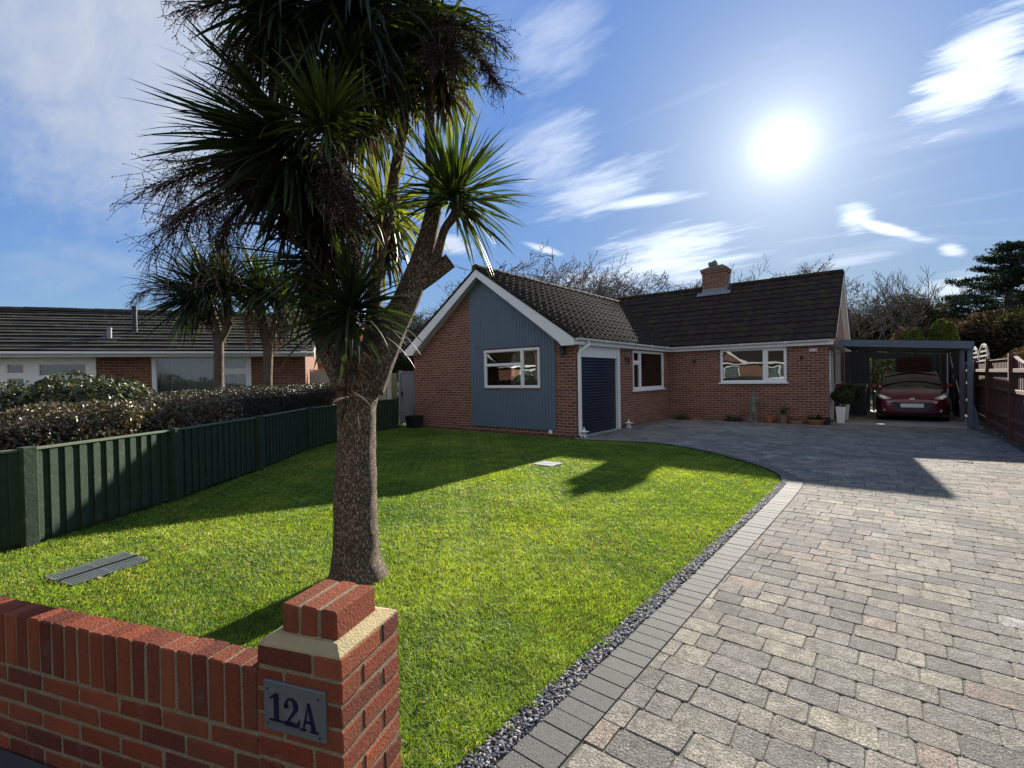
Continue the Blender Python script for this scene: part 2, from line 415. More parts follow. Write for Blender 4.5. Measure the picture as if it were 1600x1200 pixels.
M['stub']=plain('sawn branch end',(.22,.15,.10),.85,.2,20)
def grd(name,cs,scale):
    t=NT(name); v=t.coord(); c=t.mix(t.ramp(t.noise(v,scale,6,.65),[(.35,0),(.65,1)]),cs[0],cs[1])
    return t.done(t.pbsdf(c,.95,0,.1,t.bump(t.noise(v,scale*20,4),.8,.03)))
M['turf']=grd('turf soil',((.035,.065,.014),(.06,.10,.022)),3)
M['far_ground']=grd('rough grass ground',((.035,.05,.018),(.07,.065,.035)),.4)

# ---------------------------------------------------------------- world
def build_world():
    w=bpy.data.worlds.new("World"); scene.world=w; w.use_nodes=True
    s=NT.__new__(NT); s.m=None; s.t=w.node_tree; s.t.nodes.clear()
    out=s.n('ShaderNodeOutputWorld'); bg=s.n('ShaderNodeBackground')
    bg.inputs['Strength'].default_value=SKY
    D=s.coord('Generated')
    D=s.vmath('NORMALIZE',D).outputs[0]
    sky=s.n('ShaderNodeTexSky',_sky_type='NISHITA',_sun_disc=False,_sun_elevation=SUN_EL,_sun_rotation=SUN_AZ,_altitude=50,_air_density=1.0,_dust_density=.35,_ozone_density=2.2)
    c=sky.outputs[0]
    # deepen the clear blue and even out the near-sun band
    lum=s.vmath('DOT_PRODUCT',c,(.25,.6,.15)).outputs['Value']
    cs=s.vmath('SCALE',c); s.t.links.new(s.math('DIVIDE',1.0,s.math('ADD',1.0,s.math('DIVIDE',lum,SKYK))),cs.inputs['Scale']); c=cs.outputs[0]
    c=s.mix(1.0,c,SKYTINT,'MULTIPLY')
    sepD=s.n('ShaderNodeSeparateXYZ',Vector=D); z=sepD.outputs[2]
    zz=s.math('ADD',s.math('MAXIMUM',z,0),.10)
    U=s.math('DIVIDE',sepD.outputs[0],zz); V=s.math('DIVIDE',sepD.outputs[1],zz)
    P=s.n('ShaderNodeCombineXYZ',X=U,Y=V).outputs[0]
    # cirrus fibres: stretched noise on the cloud layer
    mp=s.n('ShaderNodeMapping',Vector=P); mp.inputs['Rotation'].default_value=(0,0,R(35)); mp.inputs['Scale'].default_value=(.55,1.5,1)
    fib=s.noise(mp.outputs[0],1.15,8,.60,.7)
    soft=s.noise(P,.6,4,.5,.3)
    fine=s.noise(mp.outputs[0],5.0,8,.68,.6)
    mq=s.n('ShaderNodeMapping',Vector=P); mq.inputs['Rotation'].default_value=(0,0,R(28)); mq.inputs['Scale'].default_value=(.45,1.5,1)
    dn=s.noise(mq.outputs[0],2.6,8,.62,.25); dn2=s.noise(mq.outputs[0],11,9,.70,.3)
    def patch(x,y,x2,y2,hw,amp,edge=.35,nk=1.0,fk=0.0):
        """soft stroke of cloud from pixel direction (x,y) to (x2,y2), hw half width in px"""
        a=ray(x,y); b=ray(x2,y2); c0=(a+b).normalized(); ax=(b-a); L=ax.length/2; ax.normalize()
        bx=c0.cross(ax).normalized(); h=hw/F
        pa=s.math('DIVIDE',s.vmath('DOT_PRODUCT',D,tuple(ax)).outputs['Value'],L)
        off=s.vmath('DOT_PRODUCT',D,tuple(c0)).outputs['Value']
        pb=s.math('DIVIDE',s.vmath('DOT_PRODUCT',D,tuple(bx)).outputs['Value'],h)
        r=s.math('SQRT',s.math('ADD',s.math('MULTIPLY',pa,pa),s.math('MULTIPLY',pb,pb)))
        r=s.math('ADD',r,s.math('MULTIPLY',s.math('SUBTRACT',dn,.5),nk*2)); r=s.math('ADD',r,s.math('MULTIPLY',s.math('SUBTRACT',dn2,.5),nk*1.3))
        m=s.n('ShaderNodeMapRange',_interpolation_type='SMOOTHSTEP',Value=r); m.inputs[1].default_value=1.0; m.inputs[2].default_value=edge; m.inputs[3].default_value=0; m.inputs[4].default_value=amp
        front=s.math('GREATER_THAN',off,.3)
        v=s.math('MULTIPLY',m.outputs[0],front)
        if fk: v=s.math('MULTIPLY',v,s.ramp(fine,[(.32,1-fk),(.62,1)]))
        return v
    pats=[patch(-420,-60,640,235,215,.84,.35,.34,.3),patch(0,370,330,440,26,.28,.1,.8,.5),      # broad veil top left
          patch(300,60,760,60,120,.30,.1,.6,.3),
          patch(1660,-40,1420,214,44,1.0,.3,1.1,.4),       # bright streak right
          patch(1700,60,1560,160,40,.75,.2,1.2,.5),
          patch(1300,335,1465,378,9,1.0,.2,.55,.1),patch(1305,330,1370,350,20,.8,.2,.9,.3),
          patch(1458,386,1516,396,9,.85,.2,.6,.1),
          patch(805,375,890,402,7,.8,.2,.5,.1),
          patch(900,330,1110,300,12,.75,.2,.6,.2),patch(830,330,1040,270,45,.66,.1,1.1,.6),
          patch(780,130,960,0,55,.45,.1,.9,.6),patch(800,330,930,160,75,.50,.1,1.0,.7),
          patch(900,420,1210,385,48,.88,.1,.9,.3),patch(780,450,1100,430,30,.5,.1,.7,.2),
          patch(1400,470,1600,425,22,.65,.1,.6,.2),patch(1250,420,1420,395,12,.35,.1,.8,.3),
          patch(640,360,760,400,18,.8,.2,.6,.2)]
    cl=pats[0]
    for p in pats[1:]: cl=s.math('MAXIMUM',cl,p)
    gen=s.math('MULTIPLY',s.ramp(s.math('MULTIPLY',fib,s.math('ADD',soft,.45)),[(.50,0),(.84,1)]),.32)
    cl=s.math('MAXIMUM',cl,gen)
    cl=s.math('MULTIPLY',cl,s.ramp(fib,[(.2,.72),(.55,1)]))
    # bright cloud added out of view behind the viewer as neutral fill light
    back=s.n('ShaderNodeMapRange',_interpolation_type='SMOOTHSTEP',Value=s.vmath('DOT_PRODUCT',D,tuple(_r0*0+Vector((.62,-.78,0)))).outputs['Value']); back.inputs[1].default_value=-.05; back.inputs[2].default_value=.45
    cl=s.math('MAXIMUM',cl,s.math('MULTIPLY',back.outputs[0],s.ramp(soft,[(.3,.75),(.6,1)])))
    hz=s.math('MULTIPLY',s.math('POWER',s.math('SUBTRACT',1.0,s.math('MAXIMUM',z,0)),7.0),.42)
    c=s.mix(hz,c,(4.6,5.9,7.4))
    g=s.math('MAXIMUM',s.vmath('DOT_PRODUCT',D,tuple(SUN)).outputs['Value'],0)
    p1=s.math('POWER',g,5.0); p2=s.math('POWER',g,28.0); p25=s.math('POWER',g,80.0); p3=s.math('POWER',g,220.0); p4=s.math('POWER',g,1000.0)
    bright=s.math('ADD',.80,s.math('MULTIPLY',p1,.75))
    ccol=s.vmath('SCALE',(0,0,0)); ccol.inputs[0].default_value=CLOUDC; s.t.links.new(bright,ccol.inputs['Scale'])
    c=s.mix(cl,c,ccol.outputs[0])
    # aureole: thin ice haze lit around the sun
    def glow(p,k,colr):
        sc=s.vmath('SCALE',(0,0,0)); sc.inputs[0].default_value=colr; s.t.links.new(s.math('MULTIPLY',p,k),sc.inputs['Scale']); return sc.outputs[0]
    for p,k,colr in ((p2,.9,(.85,.95,1.0)),(p25,1.35,(.95,.98,1.0)),(p3,1.2,(1,.98,.95)),(p4,3.6,(1,.99,.95))):
        c=s.vmath('ADD',c,glow(p,k,colr)).outputs[0]
    s.t.links.new(c,bg.inputs['Color']); s.t.links.new(bg.outputs[0],out.inputs[0])
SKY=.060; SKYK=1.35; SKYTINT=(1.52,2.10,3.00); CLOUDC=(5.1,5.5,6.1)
build_world()
sl=bpy.data.lights.new('sun','SUN'); sl.energy=5.0; sl.angle=R(.53); sl.color=(1,.93,.82)
so=bpy.data.objects.new('sun',sl); COL.objects.link(so); so.rotation_euler=(-SUN).to_track_quat('-Z','Y').to_euler()
cd=bpy.data.cameras.new('camera'); co=bpy.data.objects.new('camera',cd); COL.objects.link(co); scene.camera=co
cd.sensor_width=36; cd.lens=F/1600*36; cd.clip_start=.05; cd.clip_end=1500
mw=Matrix((CR,CU,-CF)).transposed().to_4x4(); mw.translation=CAM; co.matrix_world=mw
scene.view_settings.view_transform='Standard'; scene.view_settings.look='None'; scene.view_settings.exposure=EXPO if 'EXPO' in globals() else 1.38
scene.view_settings.gamma=1
scene.cycles.max_bounces=8; scene.cycles.transparent_max_bounces=12
scene.cycles.use_denoising=True
# ---------------------------------------------------------------- ground, lawn, paving
def catmull(pts, n=8):
    P=[np.array(p,float) for p in pts]; P=[2*P[0]-P[1]]+P+[2*P[-1]-P[-2]]; out=[]
    for i in range(1,len(P)-2):
        for k in range(n):
            t=k/n; a,b,c,d=P[i-1:i+3]
            out.append(.5*((2*b)+(-a+c)*t+(2*a-5*b+4*c-d)*t*t+(-a+3*b-3*c+d)*t**3))
    out.append(P[-2]); return np.array(out)
def resample(P, step):
    seg=np.linalg.norm(np.diff(P,axis=0),axis=1); s=np.concatenate([[0],np.cumsum(seg)])
    q=np.arange(0,s[-1],step); return np.stack([np.interp(q,s,P[:,i]) for i in range(P.shape[1])],1)
def offset(P, d):
    T=np.gradient(P,axis=0); T/=np.linalg.norm(T,axis=1)[:,None]
    N=np.stack([-T[:,1],T[:,0]],1)       # left of travel
    d=np.asarray(d); d=d[:,None] if d.ndim else d
    return P+N*d
def inpoly(X, Y, poly):
    poly=np.asarray(poly); inside=np.zeros(len(X),bool); n=len(poly); j=n-1
    for i in range(n):
        xi,yi=poly[i]; xj,yj=poly[j]
        c=((yi>Y)!=(yj>Y))&(X<(xj-xi)*(Y-yi)/(yj-yi+1e-12)+xi); inside^=c; j=i
    return inside
def polymesh(name, poly, z, mat, kind='structure'):
    bm=bmesh.new(); vs=[bm.verts.new((p[0],p[1],z)) for p in poly]; f=bm.faces.new(vs)
    bmesh.ops.triangulate(bm,faces=[f]); 
    for f in bm.faces:
        if f.normal.z<0: f.normal_flip()
    me=bpy.data.meshes.new(name); bm.to_mesh(me); bm.free(); me.materials.append(mat)
    o=bpy.data.objects.new(name,me); COL.objects.link(o); o['kind']=kind; return o

g=MB(); g.add([(-400,-400,-.05),(400,-400,-.05),(400,400,-.05),(-400,400,-.05)],[(0,1,2,3)]); g.build('ground',M['far_ground'])['kind']='structure'
# wall frame: origin pillar front right corner
WA=R(19.9); WU=Vector((-math.cos(WA),-math.sin(WA),0)); WV=Vector((-math.sin(WA),math.cos(WA),0)); WC=Vector((-1.321,.803,0))
def wp(u,v,z=0): return WC+WU*u+WV*v+Vector((0,0,z))
EDGE=catmull([(-1.25,-1.2),(-1.22,1.5),(-1.185,4.2),(-1.15,6.9),(-1.22,7.7),(-1.6,8.38),(-2.17,8.98),(-2.95,9.62),(-3.84,10.08),(-4.6,10.1),(-5.37,9.86),(-6.0,9.72)],10)
FENCE=[(-6.02,-1.15),(-6.36,.70),(-7.2,2.13),(-8.41,3.7),(-10.03,5.47),(-11.5,8.0),(-12.15,9.45)]
chw=np.interp(EDGE[:,1],[1,3,7.2,7.9,20],[.115,.095,.07,.045,.035])
LEDGE=offset(EDGE,chw)
i0=int(np.argmax(EDGE[:,1]>1.15))
LAWN=[tuple(p) for p in LEDGE[i0:]]+[(-6.2,9.95),(-12.0,9.93)]+[tuple(p) for p in FENCE[::-1]]
LAWN=LAWN[:-1]+[tuple(wp(4.9,.14)[:2]),tuple(wp(.35,.14)[:2]),tuple(wp(.33,.335)[:2]),tuple(wp(-.02,.335)[:2])]
polymesh('lawn_soil',LAWN,.004,M['turf'])
# surfaces in front of the wall and neighbour's ground
pav=[tuple(wp(-.05,-.0)[:2]),tuple(wp(9,-.0)[:2]),(-14,-9),(14,-9),(14,-1.2),(2.0,-1.2),(-1.0,-1.2)]
polymesh('pavement',pav,-.012,M['asphalt'])
g=MB(); g.box(-60,60,-15.6,-9.01,-.3,-.10); g.build('road',M['asphalt'])['kind']='structure'
g=MB(); g.box(-60,60,-9.13,-9.0,-.3,0.0); g.build('kerb',M['concrete_post'])['kind']='structure'
NG=[(p[0]-.05,p[1]+.0) for p in FENCE]+[(-12.2,9.7),(-14,14),(-40,14),(-40,-7),(-6.02,-1.15)]
polymesh('neighbour_lawn',NG[:-1]+[(-8,-3.5)],-.006,M['turf'])

# block paving base and blocks
DR=offset(EDGE,-.205)
DRIVE=[tuple(p) for p in DR]+[(-6.06,9.7),(-6.06,16.34),(-1.46,16.34),(-1.46,16.6),(1.50,16.6),(1.78,14.2),(1.82,12.0),(1.82,-1.2)]
BASE=[tuple(p) for p in offset(EDGE,.16)]+[(-6.06,9.7),(-6.06,16.36),(-1.44,16.36),(-1.44,16.6),(1.9,16.6),(2.4,12.0),(2.4,-1.2)]
polymesh('paving_bed',BASE,-.0055,M['sand'])
def clip_rect(poly,x0,x1,y0,y1):
    P=list(poly)
    for ax,val,sg in ((0,x0,1),(0,x1,-1),(1,y0,1),(1,y1,-1)):
        Q=[]; n=len(P)
        for i in range(n):
            a=P[i]; b=P[(i+1)%n]; ia=(a[ax]-val)*sg>=0; ib=(b[ax]-val)*sg>=0
            if ia: Q.append(a)
            if ia!=ib:
                t=(val-a[ax])/(b[ax]-a[ax]); Q.append((a[0]+(b[0]-a[0])*t,a[1]+(b[1]-a[1])*t))
        P=Q
        if not P: return []
    return P
PAVC=[(.37,.335,.275),(.32,.30,.255),(.42,.375,.30),(.26,.245,.215),(.44,.345,.27),(.35,.325,.28),(.30,.28,.25),(.47,.425,.325),(.22,.21,.185)]
def block(mb,poly,z,bev,col):
    """paving block from a convex outline: rounded top edge and sides"""
    n=len(poly); c=np.mean(poly,axis=0); P=np.array(poly)
    def ring(d,zz):
        v=P-c; L=np.linalg.norm(v,axis=1)[:,None]; Q=c+v*(1-d/np.maximum(L,.02)); return [(q[0],q[1],zz) for q in Q]
    vs=ring(0,z-.03)+ring(0,z-bev*.9)+ring(bev*.35,z-bev*.25)+ring(bev*1.2,z)
    fs=[tuple(range(3*n,4*n))]
    for k in range(3):
        for i in range(n): j=(i+1)%n; fs.append((k*n+i,k*n+j,(k+1)*n+j,(k+1)*n+i))
    mb.add(vs,fs,col)
def rrect(x0,x1,y0,y1,r,jit):
    out=[]
    for cx,cy,a0 in ((x1-r,y1-r,0),(x0+r,y1-r,90),(x0+r,y0+r,180),(x1-r,y0+r,270)):
        rr=r*rnd.uniform(.55,1.35); dx=rnd.uniform(-jit,jit); dy=rnd.uniform(-jit,jit)
        for k in range(3):
            a=R(a0+k*45); out.append((cx+dx+rr*math.cos(a)+(r-rr)*(1 if math.cos(R(a0+45))>0 else -1)*.5,cy+dy+rr*math.sin(a)+(r-rr)*(1 if math.sin(R(a0+45))>0 else -1)*.5))
    return out
DP=np.array(DRIVE)
pb=MB(); y=-1.2; RH=.1615
while y<16.6:
    x=-6.3+rnd.random()*.15
    xmin=-6.2 if y>8 else -1.2
    if y<8: x=-1.3+rnd.random()*.15
    while x<1.9:
        w=rnd.choice([.122,.162,.162,.202,.242,.242]); g_=.0022
        x0,x1,y0,y1=x+g_,x+w-g_,y+g_,y+RH-g_
        cs=np.array([(x0,y0),(x1,y0),(x1,y1),(x0,y1)]); ins=inpoly(cs[:,0],cs[:,1],DP)
        tone=rnd.choice(PAVC); k=rnd.uniform(.92,1.08)*1.08
        if rnd.random()<.012: tone=(.52,.50,.46)
        col=[c*k for c in tone]; z=rnd.uniform(-.0018,.0018)
        if ins.all(): block(pb,rrect(x0,x1,y0,y1,.016,.0040),z,.0040,col)
        elif ins.any():
            q=clip_rect(DRIVE,x0,x1,y0,y1)
            if len(q)>2:
                a=abs(sum(q[i][0]*q[(i+1)%len(q)][1]-q[(i+1)%len(q)][0]*q[i][1] for i in range(len(q))))/2
                if a>.0012: block(pb,q,z,.003,col)
        x+=w
    y+=RH
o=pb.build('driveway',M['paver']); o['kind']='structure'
# straight edging course of long blocks laid across
eb=MB(); EP=resample(EDGE,.1035); T=np.gradient(EP,axis=0); T/=np.linalg.norm(T,axis=1)[:,None]
for i in range(len(EP)-1):
    a=EP[i]; b=EP[i+1]; t=(b-a)/np.linalg.norm(b-a); n_=np.array([t[1],-t[0]]); t0=T[i]; t1=T[i+1]
    na=np.array([t0[1],-t0[0]]); nb=np.array([t1[1],-t1[0]]); g_=.0025
    q=[a+t*g_+na*.002,b-t*g_+nb*.002,b-t*g_+nb*.2,a+t*g_+na*.2]
    k=rnd.uniform(.85,1.15); block(eb,[tuple(p) for p in q],.004+rnd.uniform(-.0015,.0015),.003,(.088*k,.086*k,.077*k))
eb.build('driveway_edging',M['paver_edge'])['kind']='structure'
# carport slab
g=MB(); g.box(-1.44,1.75,16.605,22.6,-.04,.03); g.build('carport_floor',M['concrete'])['kind']='structure'
# garage threshold strip and dark gap by the wall
g=MB(); g.box(-12.0,-6.1,9.94,10.165,-.04,.012); g.build('gravel_margin',M['soil'])['kind']='structure'
# black edging strip
g=MB(); LP=resample(LEDGE[LEDGE[:,1]>7.5],.12)
for a,b in zip(LP[:-1],LP[1:]): g.bar((a[0],a[1],.008),(b[0],b[1],.008),.006,.045)
g.build('lawn_edging',M['drain_dark'])['kind']='structure'

# slate chippings: small flat angular stones
def chips(name,pts,size,zmax,cols,seed,mat,kind='stuff'):
    r=np.random.default_rng(seed); n=len(pts)
    base=np.array([(-1.2,-.35,0),(.1,-.55,0),(1.3,-.10,0),(.7,.42,0),(-.6,.5,0)])
    k=5; V=np.zeros((n,2*k,3)); s=r.uniform(size[0],size[1],n)
    for j in range(k):
        b=base[j]*(1+r.uniform(-.35,.35,(n,1)))*s[:,None]; V[:,j]=b; V[:,j][:,2]=-s*.16
        V[:,j+k]=b*.86; V[:,j+k][:,2]=s*.16
    ang=r.uniform(0,6.283,n); tx=r.normal(0,.28,n); ty=r.normal(0,.28,n)
    def rot(V,a,i,j):
        c=np.cos(a)[:,None]; s_=np.sin(a)[:,None]; x=V[:,:,i].copy(); y_=V[:,:,j].copy(); V[:,:,i]=x*c-y_*s_; V[:,:,j]=x*s_+y_*c
    rot(V,tx,1,2); rot(V,ty,0,2); rot(V,ang,0,1)
    V+=np.concatenate([pts,r.uniform(.001,zmax,(n,1))],1)[:,None,:]
    b=(np.arange(n)*2*k)[:,None]
    quads=np.concatenate([b+np.array([j,(j+1)%k,k+(j+1)%k,k+j]) for j in range(k)])
    tris=np.concatenate([b+np.array([k,k+j,k+j+1]) for j in range(1,k-1)])
    cc=np.array(cols)[r.integers(0,len(cols),n)]*r.uniform(.7,1.3,(n,1)); cc=np.repeat(cc,2*k,0)
    o=npmesh(name,V.reshape(-1,3),quads,mat,col=cc,tri=tris); o['kind']=kind; return o
rg=np.random.default_rng(3)
EPc=resample(EDGE[i0-4:],.004); LWc=np.interp(EPc[:,1],[1,3,7.2,7.9,20],[.115,.095,.07,.045,.035])
Tc=np.gradient(EPc,axis=0); Tc/=np.linalg.norm(Tc,axis=1)[:,None]; Nc=np.stack([-Tc[:,1],Tc[:,0]],1)
idx=rg.integers(0,len(EPc),19000); idx=idx[rg.random(len(idx))<np.clip(9/(1+EPc[idx,1]),.25,1)]
pts=EPc[idx]+Nc[idx]*(rg.uniform(.008,1.0,len(idx))*(LWc[idx]-.004))[:,None]
chips('slate_chippings',pts,(.005,.0145),.013,[(.06,.063,.075),(.12,.125,.145),(.20,.205,.225),(.04,.042,.052),(.38,.38,.39),(.30,.26,.2)],5,M['slate'])
n=5200; Yr=rg.uniform(8,17.6,n); xl=np.interp(Yr,[8,12,14.2,16.6,17.6],[1.83,1.83,1.79,1.52,1.60]); Xr=xl+rg.random(n)*(2.02-xl)
chips('gravel_strip',np.stack([Xr,Yr],1),(.012,.03),.02,[(.10,.095,.08),(.16,.15,.13),(.07,.07,.06),(.24,.22,.19)],6,M['slate'])

# grass blades
def grass(name,poly,n,seed,hts,excl=(),near=True,cols=None,mat=None):
    r=np.random.default_rng(seed); P=np.array(poly); mn=P.min(0); mx=P.max(0)
    X=r.uniform(mn[0],mx[0],n*6); Y=r.uniform(mn[1],mx[1],n*6)
    if near:
        d=np.hypot(X,Y); keep=r.random(len(X))<np.clip((2.6/np.maximum(d,.5))**1.5,.035,1); X=X[keep];Y=Y[keep]
    jx=(np.sin(X*23+Y*9)+np.sin(Y*31)+np.sin(Y*67+1))*.012; jy=(np.sin(X*29)+np.sin(X*53+2))*.008
    k=inpoly(X-np.abs(jx)-.004+jx,Y+jy,P)
    for ex in excl:
        k&=~inpoly(X,Y,ex)
    X=X[k][:n];Y=Y[k][:n]; n=len(X); d=np.hypot(X,Y)
    wsc=np.clip(d/2.6,1,3.6)
    def nz(x,y,f,s):  # cheap smooth value noise
        return (np.sin(x*f+s)+np.sin(y*f*1.13+s*2.1)+np.sin((x+y)*f*.71+s*.7)+np.sin((x-y*1.3)*f*.53+s*3))/4
    pn=nz(X,Y,2.1,1)*.5+nz(X,Y,5.7,4)*.3+nz(X,Y,13.,2)*.25+nz(X,Y,31.,7)*.2
    h=r.uniform(hts[0],hts[1],n)*(1+.35*pn); w=r.uniform(.0011,.0021,n)*wsc
    a=r.uniform(0,6.283,n); lean=r.uniform(.3,1.5,n)*h; la=r.uniform(0,6.283,n)*.7+nz(X,Y,3.7,3)*2.5
    dx=np.cos(a)*w; dy=np.sin(a)*w; lx=np.cos(la)*lean; ly=np.sin(la)*lean
    V=np.zeros((n,5,3)); z0=0.0
    V[:,0]=np.stack([X-dx,Y-dy,np.full(n,z0)],1);V[:,1]=np.stack([X+dx,Y+dy,np.full(n,z0)],1)
    V[:,2]=np.stack([X+dx*.8+lx*.35,Y+dy*.8+ly*.35,h*.6],1);V[:,3]=np.stack([X-dx*.8+lx*.35,Y-dy*.8+ly*.35,h*.6],1)
    V[:,4]=np.stack([X+lx,Y+ly,h*.95],1)
    b=(np.arange(n)*5)[:,None]; q=b+np.array([0,1,2,3]); t=b+np.array([3,2,4])
    c1=np.array(cols[0]); c2=np.array(cols[1]); c3=np.array(cols[2])
    m=np.clip(.5+pn*.9+r.normal(0,.22,n),0,1)[:,None]; C=c1*(1-m)+c2*m
    dry=r.random(n)<np.clip(.02+.09*nz(X,Y,1.7,9)+.10*nz(X,Y,8,5),.01,.3); C[dry]=c3*r.uniform(.7,1.1,(dry.sum(),1))
    C=C*np.clip(1+.16*nz(X,Y,11.,3)[:,None]+.30*nz(X,Y,41.,8)[:,None],.6,1.35); C=np.repeat(C*r.uniform(.75,1.2,(n,1)),5,0)  # tuft shading is multiplied into the blade colours
    o=npmesh(name,V.reshape(-1,3),q,mat or M['grass'],col=C,tri=t); o['kind']='stuff'; return o
DRAIN1=[(-5.19,.64),(-5.36,1.19),(-4.93,1.26),(-4.78,.74)]
DRAIN2=[(-4.84,6.62),(-4.88,7.0),(-4.42,7.0),(-4.38,6.66)]
tr=[( -3.2+.15*math.cos(R(a)),2.14+.15*math.sin(R(a))) for a in range(0,360,30)]
grass('lawn',LAWN,GRASSN,11,(.016,.032),(DRAIN1,DRAIN2,tr),cols=((.095,.19,.022),(.27,.37,.050),(.46,.41,.18)))
# longer fringe over the slate edge and along fence and wall
fr=[]
for A,B,wd in [(LEDGE[i0+k],LEDGE[i0+k+1],.05) for k in range(len(LEDGE)-i0-1)]: fr.append((A,B))
# ---------------------------------------------------------------- brick front wall and pillar
def brickcol():
    k=rnd.uniform(.8,1.15); b=rnd.choice([(.25,.062,.026),(.205,.048,.022),(.28,.076,.031),(.17,.040,.020),(.22,.060,.028),(.14,.034,.020)])
    return [c*k for c in b]
WM=Matrix((( -math.cos(WA),-math.sin(WA),0,WC.x),(-math.sin(WA),math.cos(WA),0,WC.y),(0,0,1,0),(0,0,0,1)))
# columns of WM must be u,v,z
WM=Matrix(((WU.x,WV.x,0,WC.x),(WU.y,WV.y,0,WC.y),(0,0,1,0),(0,0,0,1)))
wall=thing('garden_wall','low red brick garden wall with upright coping bricks, running left from the numbered pillar','wall',tuple(wp(2.6,.06)))
bk=MB(); mo=MB(); L=5.05
u0=.338
for i in range(int((L-u0)/.0755)):
    u=u0+i*.0755
    bk.bbox(u,u+.0655,.010+rnd.uniform(-.0015,.0015),.1125,.345,.560+rnd.uniform(-.0025,.0025),.006,brickcol(),WM,.0022)
row=0; z=.345-.010-.065
while z>-.1:
    u=u0-(.1125 if row%2 else 0)
    while u<L-.05:
        a=max(u,u0); b=min(u+.215,L-.02)
        if b-a>.03: bk.bbox(a,b,.011,.1115,z,z+.065,.006,brickcol(),WM,.0022)
        u+=.225
    z-=.075; row+=1
bk.build('bricks',M['front_brick'],wall,world=True)
mo.bbox(u0-.009,L-.025,.0150,.1075,-.1,.553,.003,None,WM); mo.build('mortar',M['mortar'],wall,world=True)

pil=thing('brick_pillar','square red brick gate pillar with stepped top, carrying the number plaque','pillar',tuple(wp(.164,.164)))
bk=MB(); W3=.3275; z=.65-.065; row=0
while z>-.1:
    t=z+.065
    if row%2==0:
        segs=[((0,.1025),(0,.215)),((0,.1025),(.225,W3)),((.1125,W3),(0,.1025)),((.225,W3),(.1125,W3)),((.1125,.215),(.1125,W3))]
    else:
        segs=[((0,.215),(0,.1025)),((.225,W3),(0,.215)),((.225,W3),(.225,W3)),((0,.1025),(.1125,W3)),((.1125,.215),(.1125,W3))]
    for (a,b),(c,d) in segs: bk.bbox(a,b,c,d,z,t,.006,brickcol(),WM,.002)
    z-=.075; row+=1
m_=(W3-.215)/2; w=.0647; gp=(.218-3*w)/2
for i in range(3):
    a=m_+i*(w+gp)
    bk.bbox(a,a+w,m_-.002,m_+.213,.668,.7645+rnd.uniform(-.002,.002),.007,brickcol(),WM,.002)
bk.build('bricks',M['front_brick'],pil,world=True)
mo=MB(); mo.bbox(.005,W3-.005,.005,W3-.005,-.1,.646,.002,None,WM)
mo.bbox(m_+.005,m_+.213,m_+.004,m_+.207,.64,.760,.002,None,WM)
# sloped mortar flaunching round the top step
ou=[(.004,.004),(W3-.004,.004),(W3-.004,W3-.004),(.004,W3-.004)]; inn=[(m_-.012,m_-.014),(m_+.230,m_-.014),(m_+.230,m_+.225),(m_-.012,m_+.225)]
vs=[WM@Vector((*p,.647)) for p in ou]+[WM@Vector((*p,.656)) for p in ou]+[WM@Vector((*p,.674)) for p in inn]
mc=MB(); mc.add(vs,[(i,(i+1)%4,4+(i+1)%4,4+i) for i in range(4)]+[(4+i,4+(i+1)%4,8+(i+1)%4,8+i) for i in range(4)]+[(8,9,10,11)])
mc.build('mortar_cap',M['mortar_cap'],pil,world=True); mo.build('mortar',M['mortar'],pil,world=True)
pl=MB(); pl.bbox(.052,.292,-.010,.004,.388,.548,.003,None,WM,.001); po=pl.build('number_plaque',M['slate_plaque'],pil,world=True)
# numerals 1 2 A in a bold serif face, drawn in plaque space x from the left, y up (metres)
NUM=MB(); EDG=MB()
def glyph(polys,ox,oz,sc):
    for p in polys:
        q=[(.292-(ox+x*sc),0,oz+y*sc) for x,y in p]
        c=(sum(a[0] for a in q)/len(q),sum(a[2] for a in q)/len(q))
        NUM.extr([WM@Vector((a,-.0145,b)) for a,_,b in q],WM.to_3x3()@Vector((0,.0055,0)))
        q2=[(a+.0028,b-.0018) for a,_,b in q]
        EDG.extr([WM@Vector((a,-.0118,b)) for a,b in q2],WM.to_3x3()@Vector((0,.002,0)))
G1=[[(.30,0),(.30,.86),(.10,.78),(.10,.84),(.34,1.0),(.48,1.0),(.48,0)],[(.08,0),(.70,0),(.70,.055),(.08,.055)]]
arc=[]
for k in range(11):
    a=R(200-k*22.5); arc.append((.34+.30*math.cos(a),.70+.30*math.sin(a)))
arci=[]
for k in range(11):
    a=R(200-k*22.5); arci.append((.31+.15*math.cos(a),.71+.235*math.sin(a)))
G2=[]
for k in range(10): G2.append([arci[k],arc[k],arc[k+1],arci[k+1]])
G2+= [[(.06,.62),(.20,.62),(.22,.70),(.16,.76),(.06,.72)],[arci[10],arc[10],(.20,.12),(.04,.04)],[(.04,0),(.68,0),(.68,.13),(.04,.13)],[(.58,.12),(.68,.12),(.71,.27),(.66,.27)]]
GA=[[(.10,.04),(.16,.04),(.40,1.0),(.34,1.0)],[(.50,.04),(.68,.04),(.42,1.0),(.33,1.0)],[(.20,.30),(.56,.30),(.56,.36),(.20,.36)],[(0,0),(.26,0),(.26,.05),(0,.05)],[(.42,0),(.78,0),(.78,.05),(.42,.05)]]
sc=.088
glyph(G1,.020,.425,sc); glyph(G2,.083,.421,sc); glyph(GA,.147,.417,sc)
for x,z_ in ((.272,.523),(.075,.523),(.272,.412),(.073,.404)):
    NUM.extr([WM@Vector((x+.003*math.cos(R(a)),-.0125,z_+.003*math.sin(R(a)))) for a in range(0,360,45)],WM.to_3x3()@Vector((0,.004,0)))
NUM.build('numerals',M['navy_letter'],po,world=True); EDG.build('numeral_edges',M['silver_edge'],po,world=True)

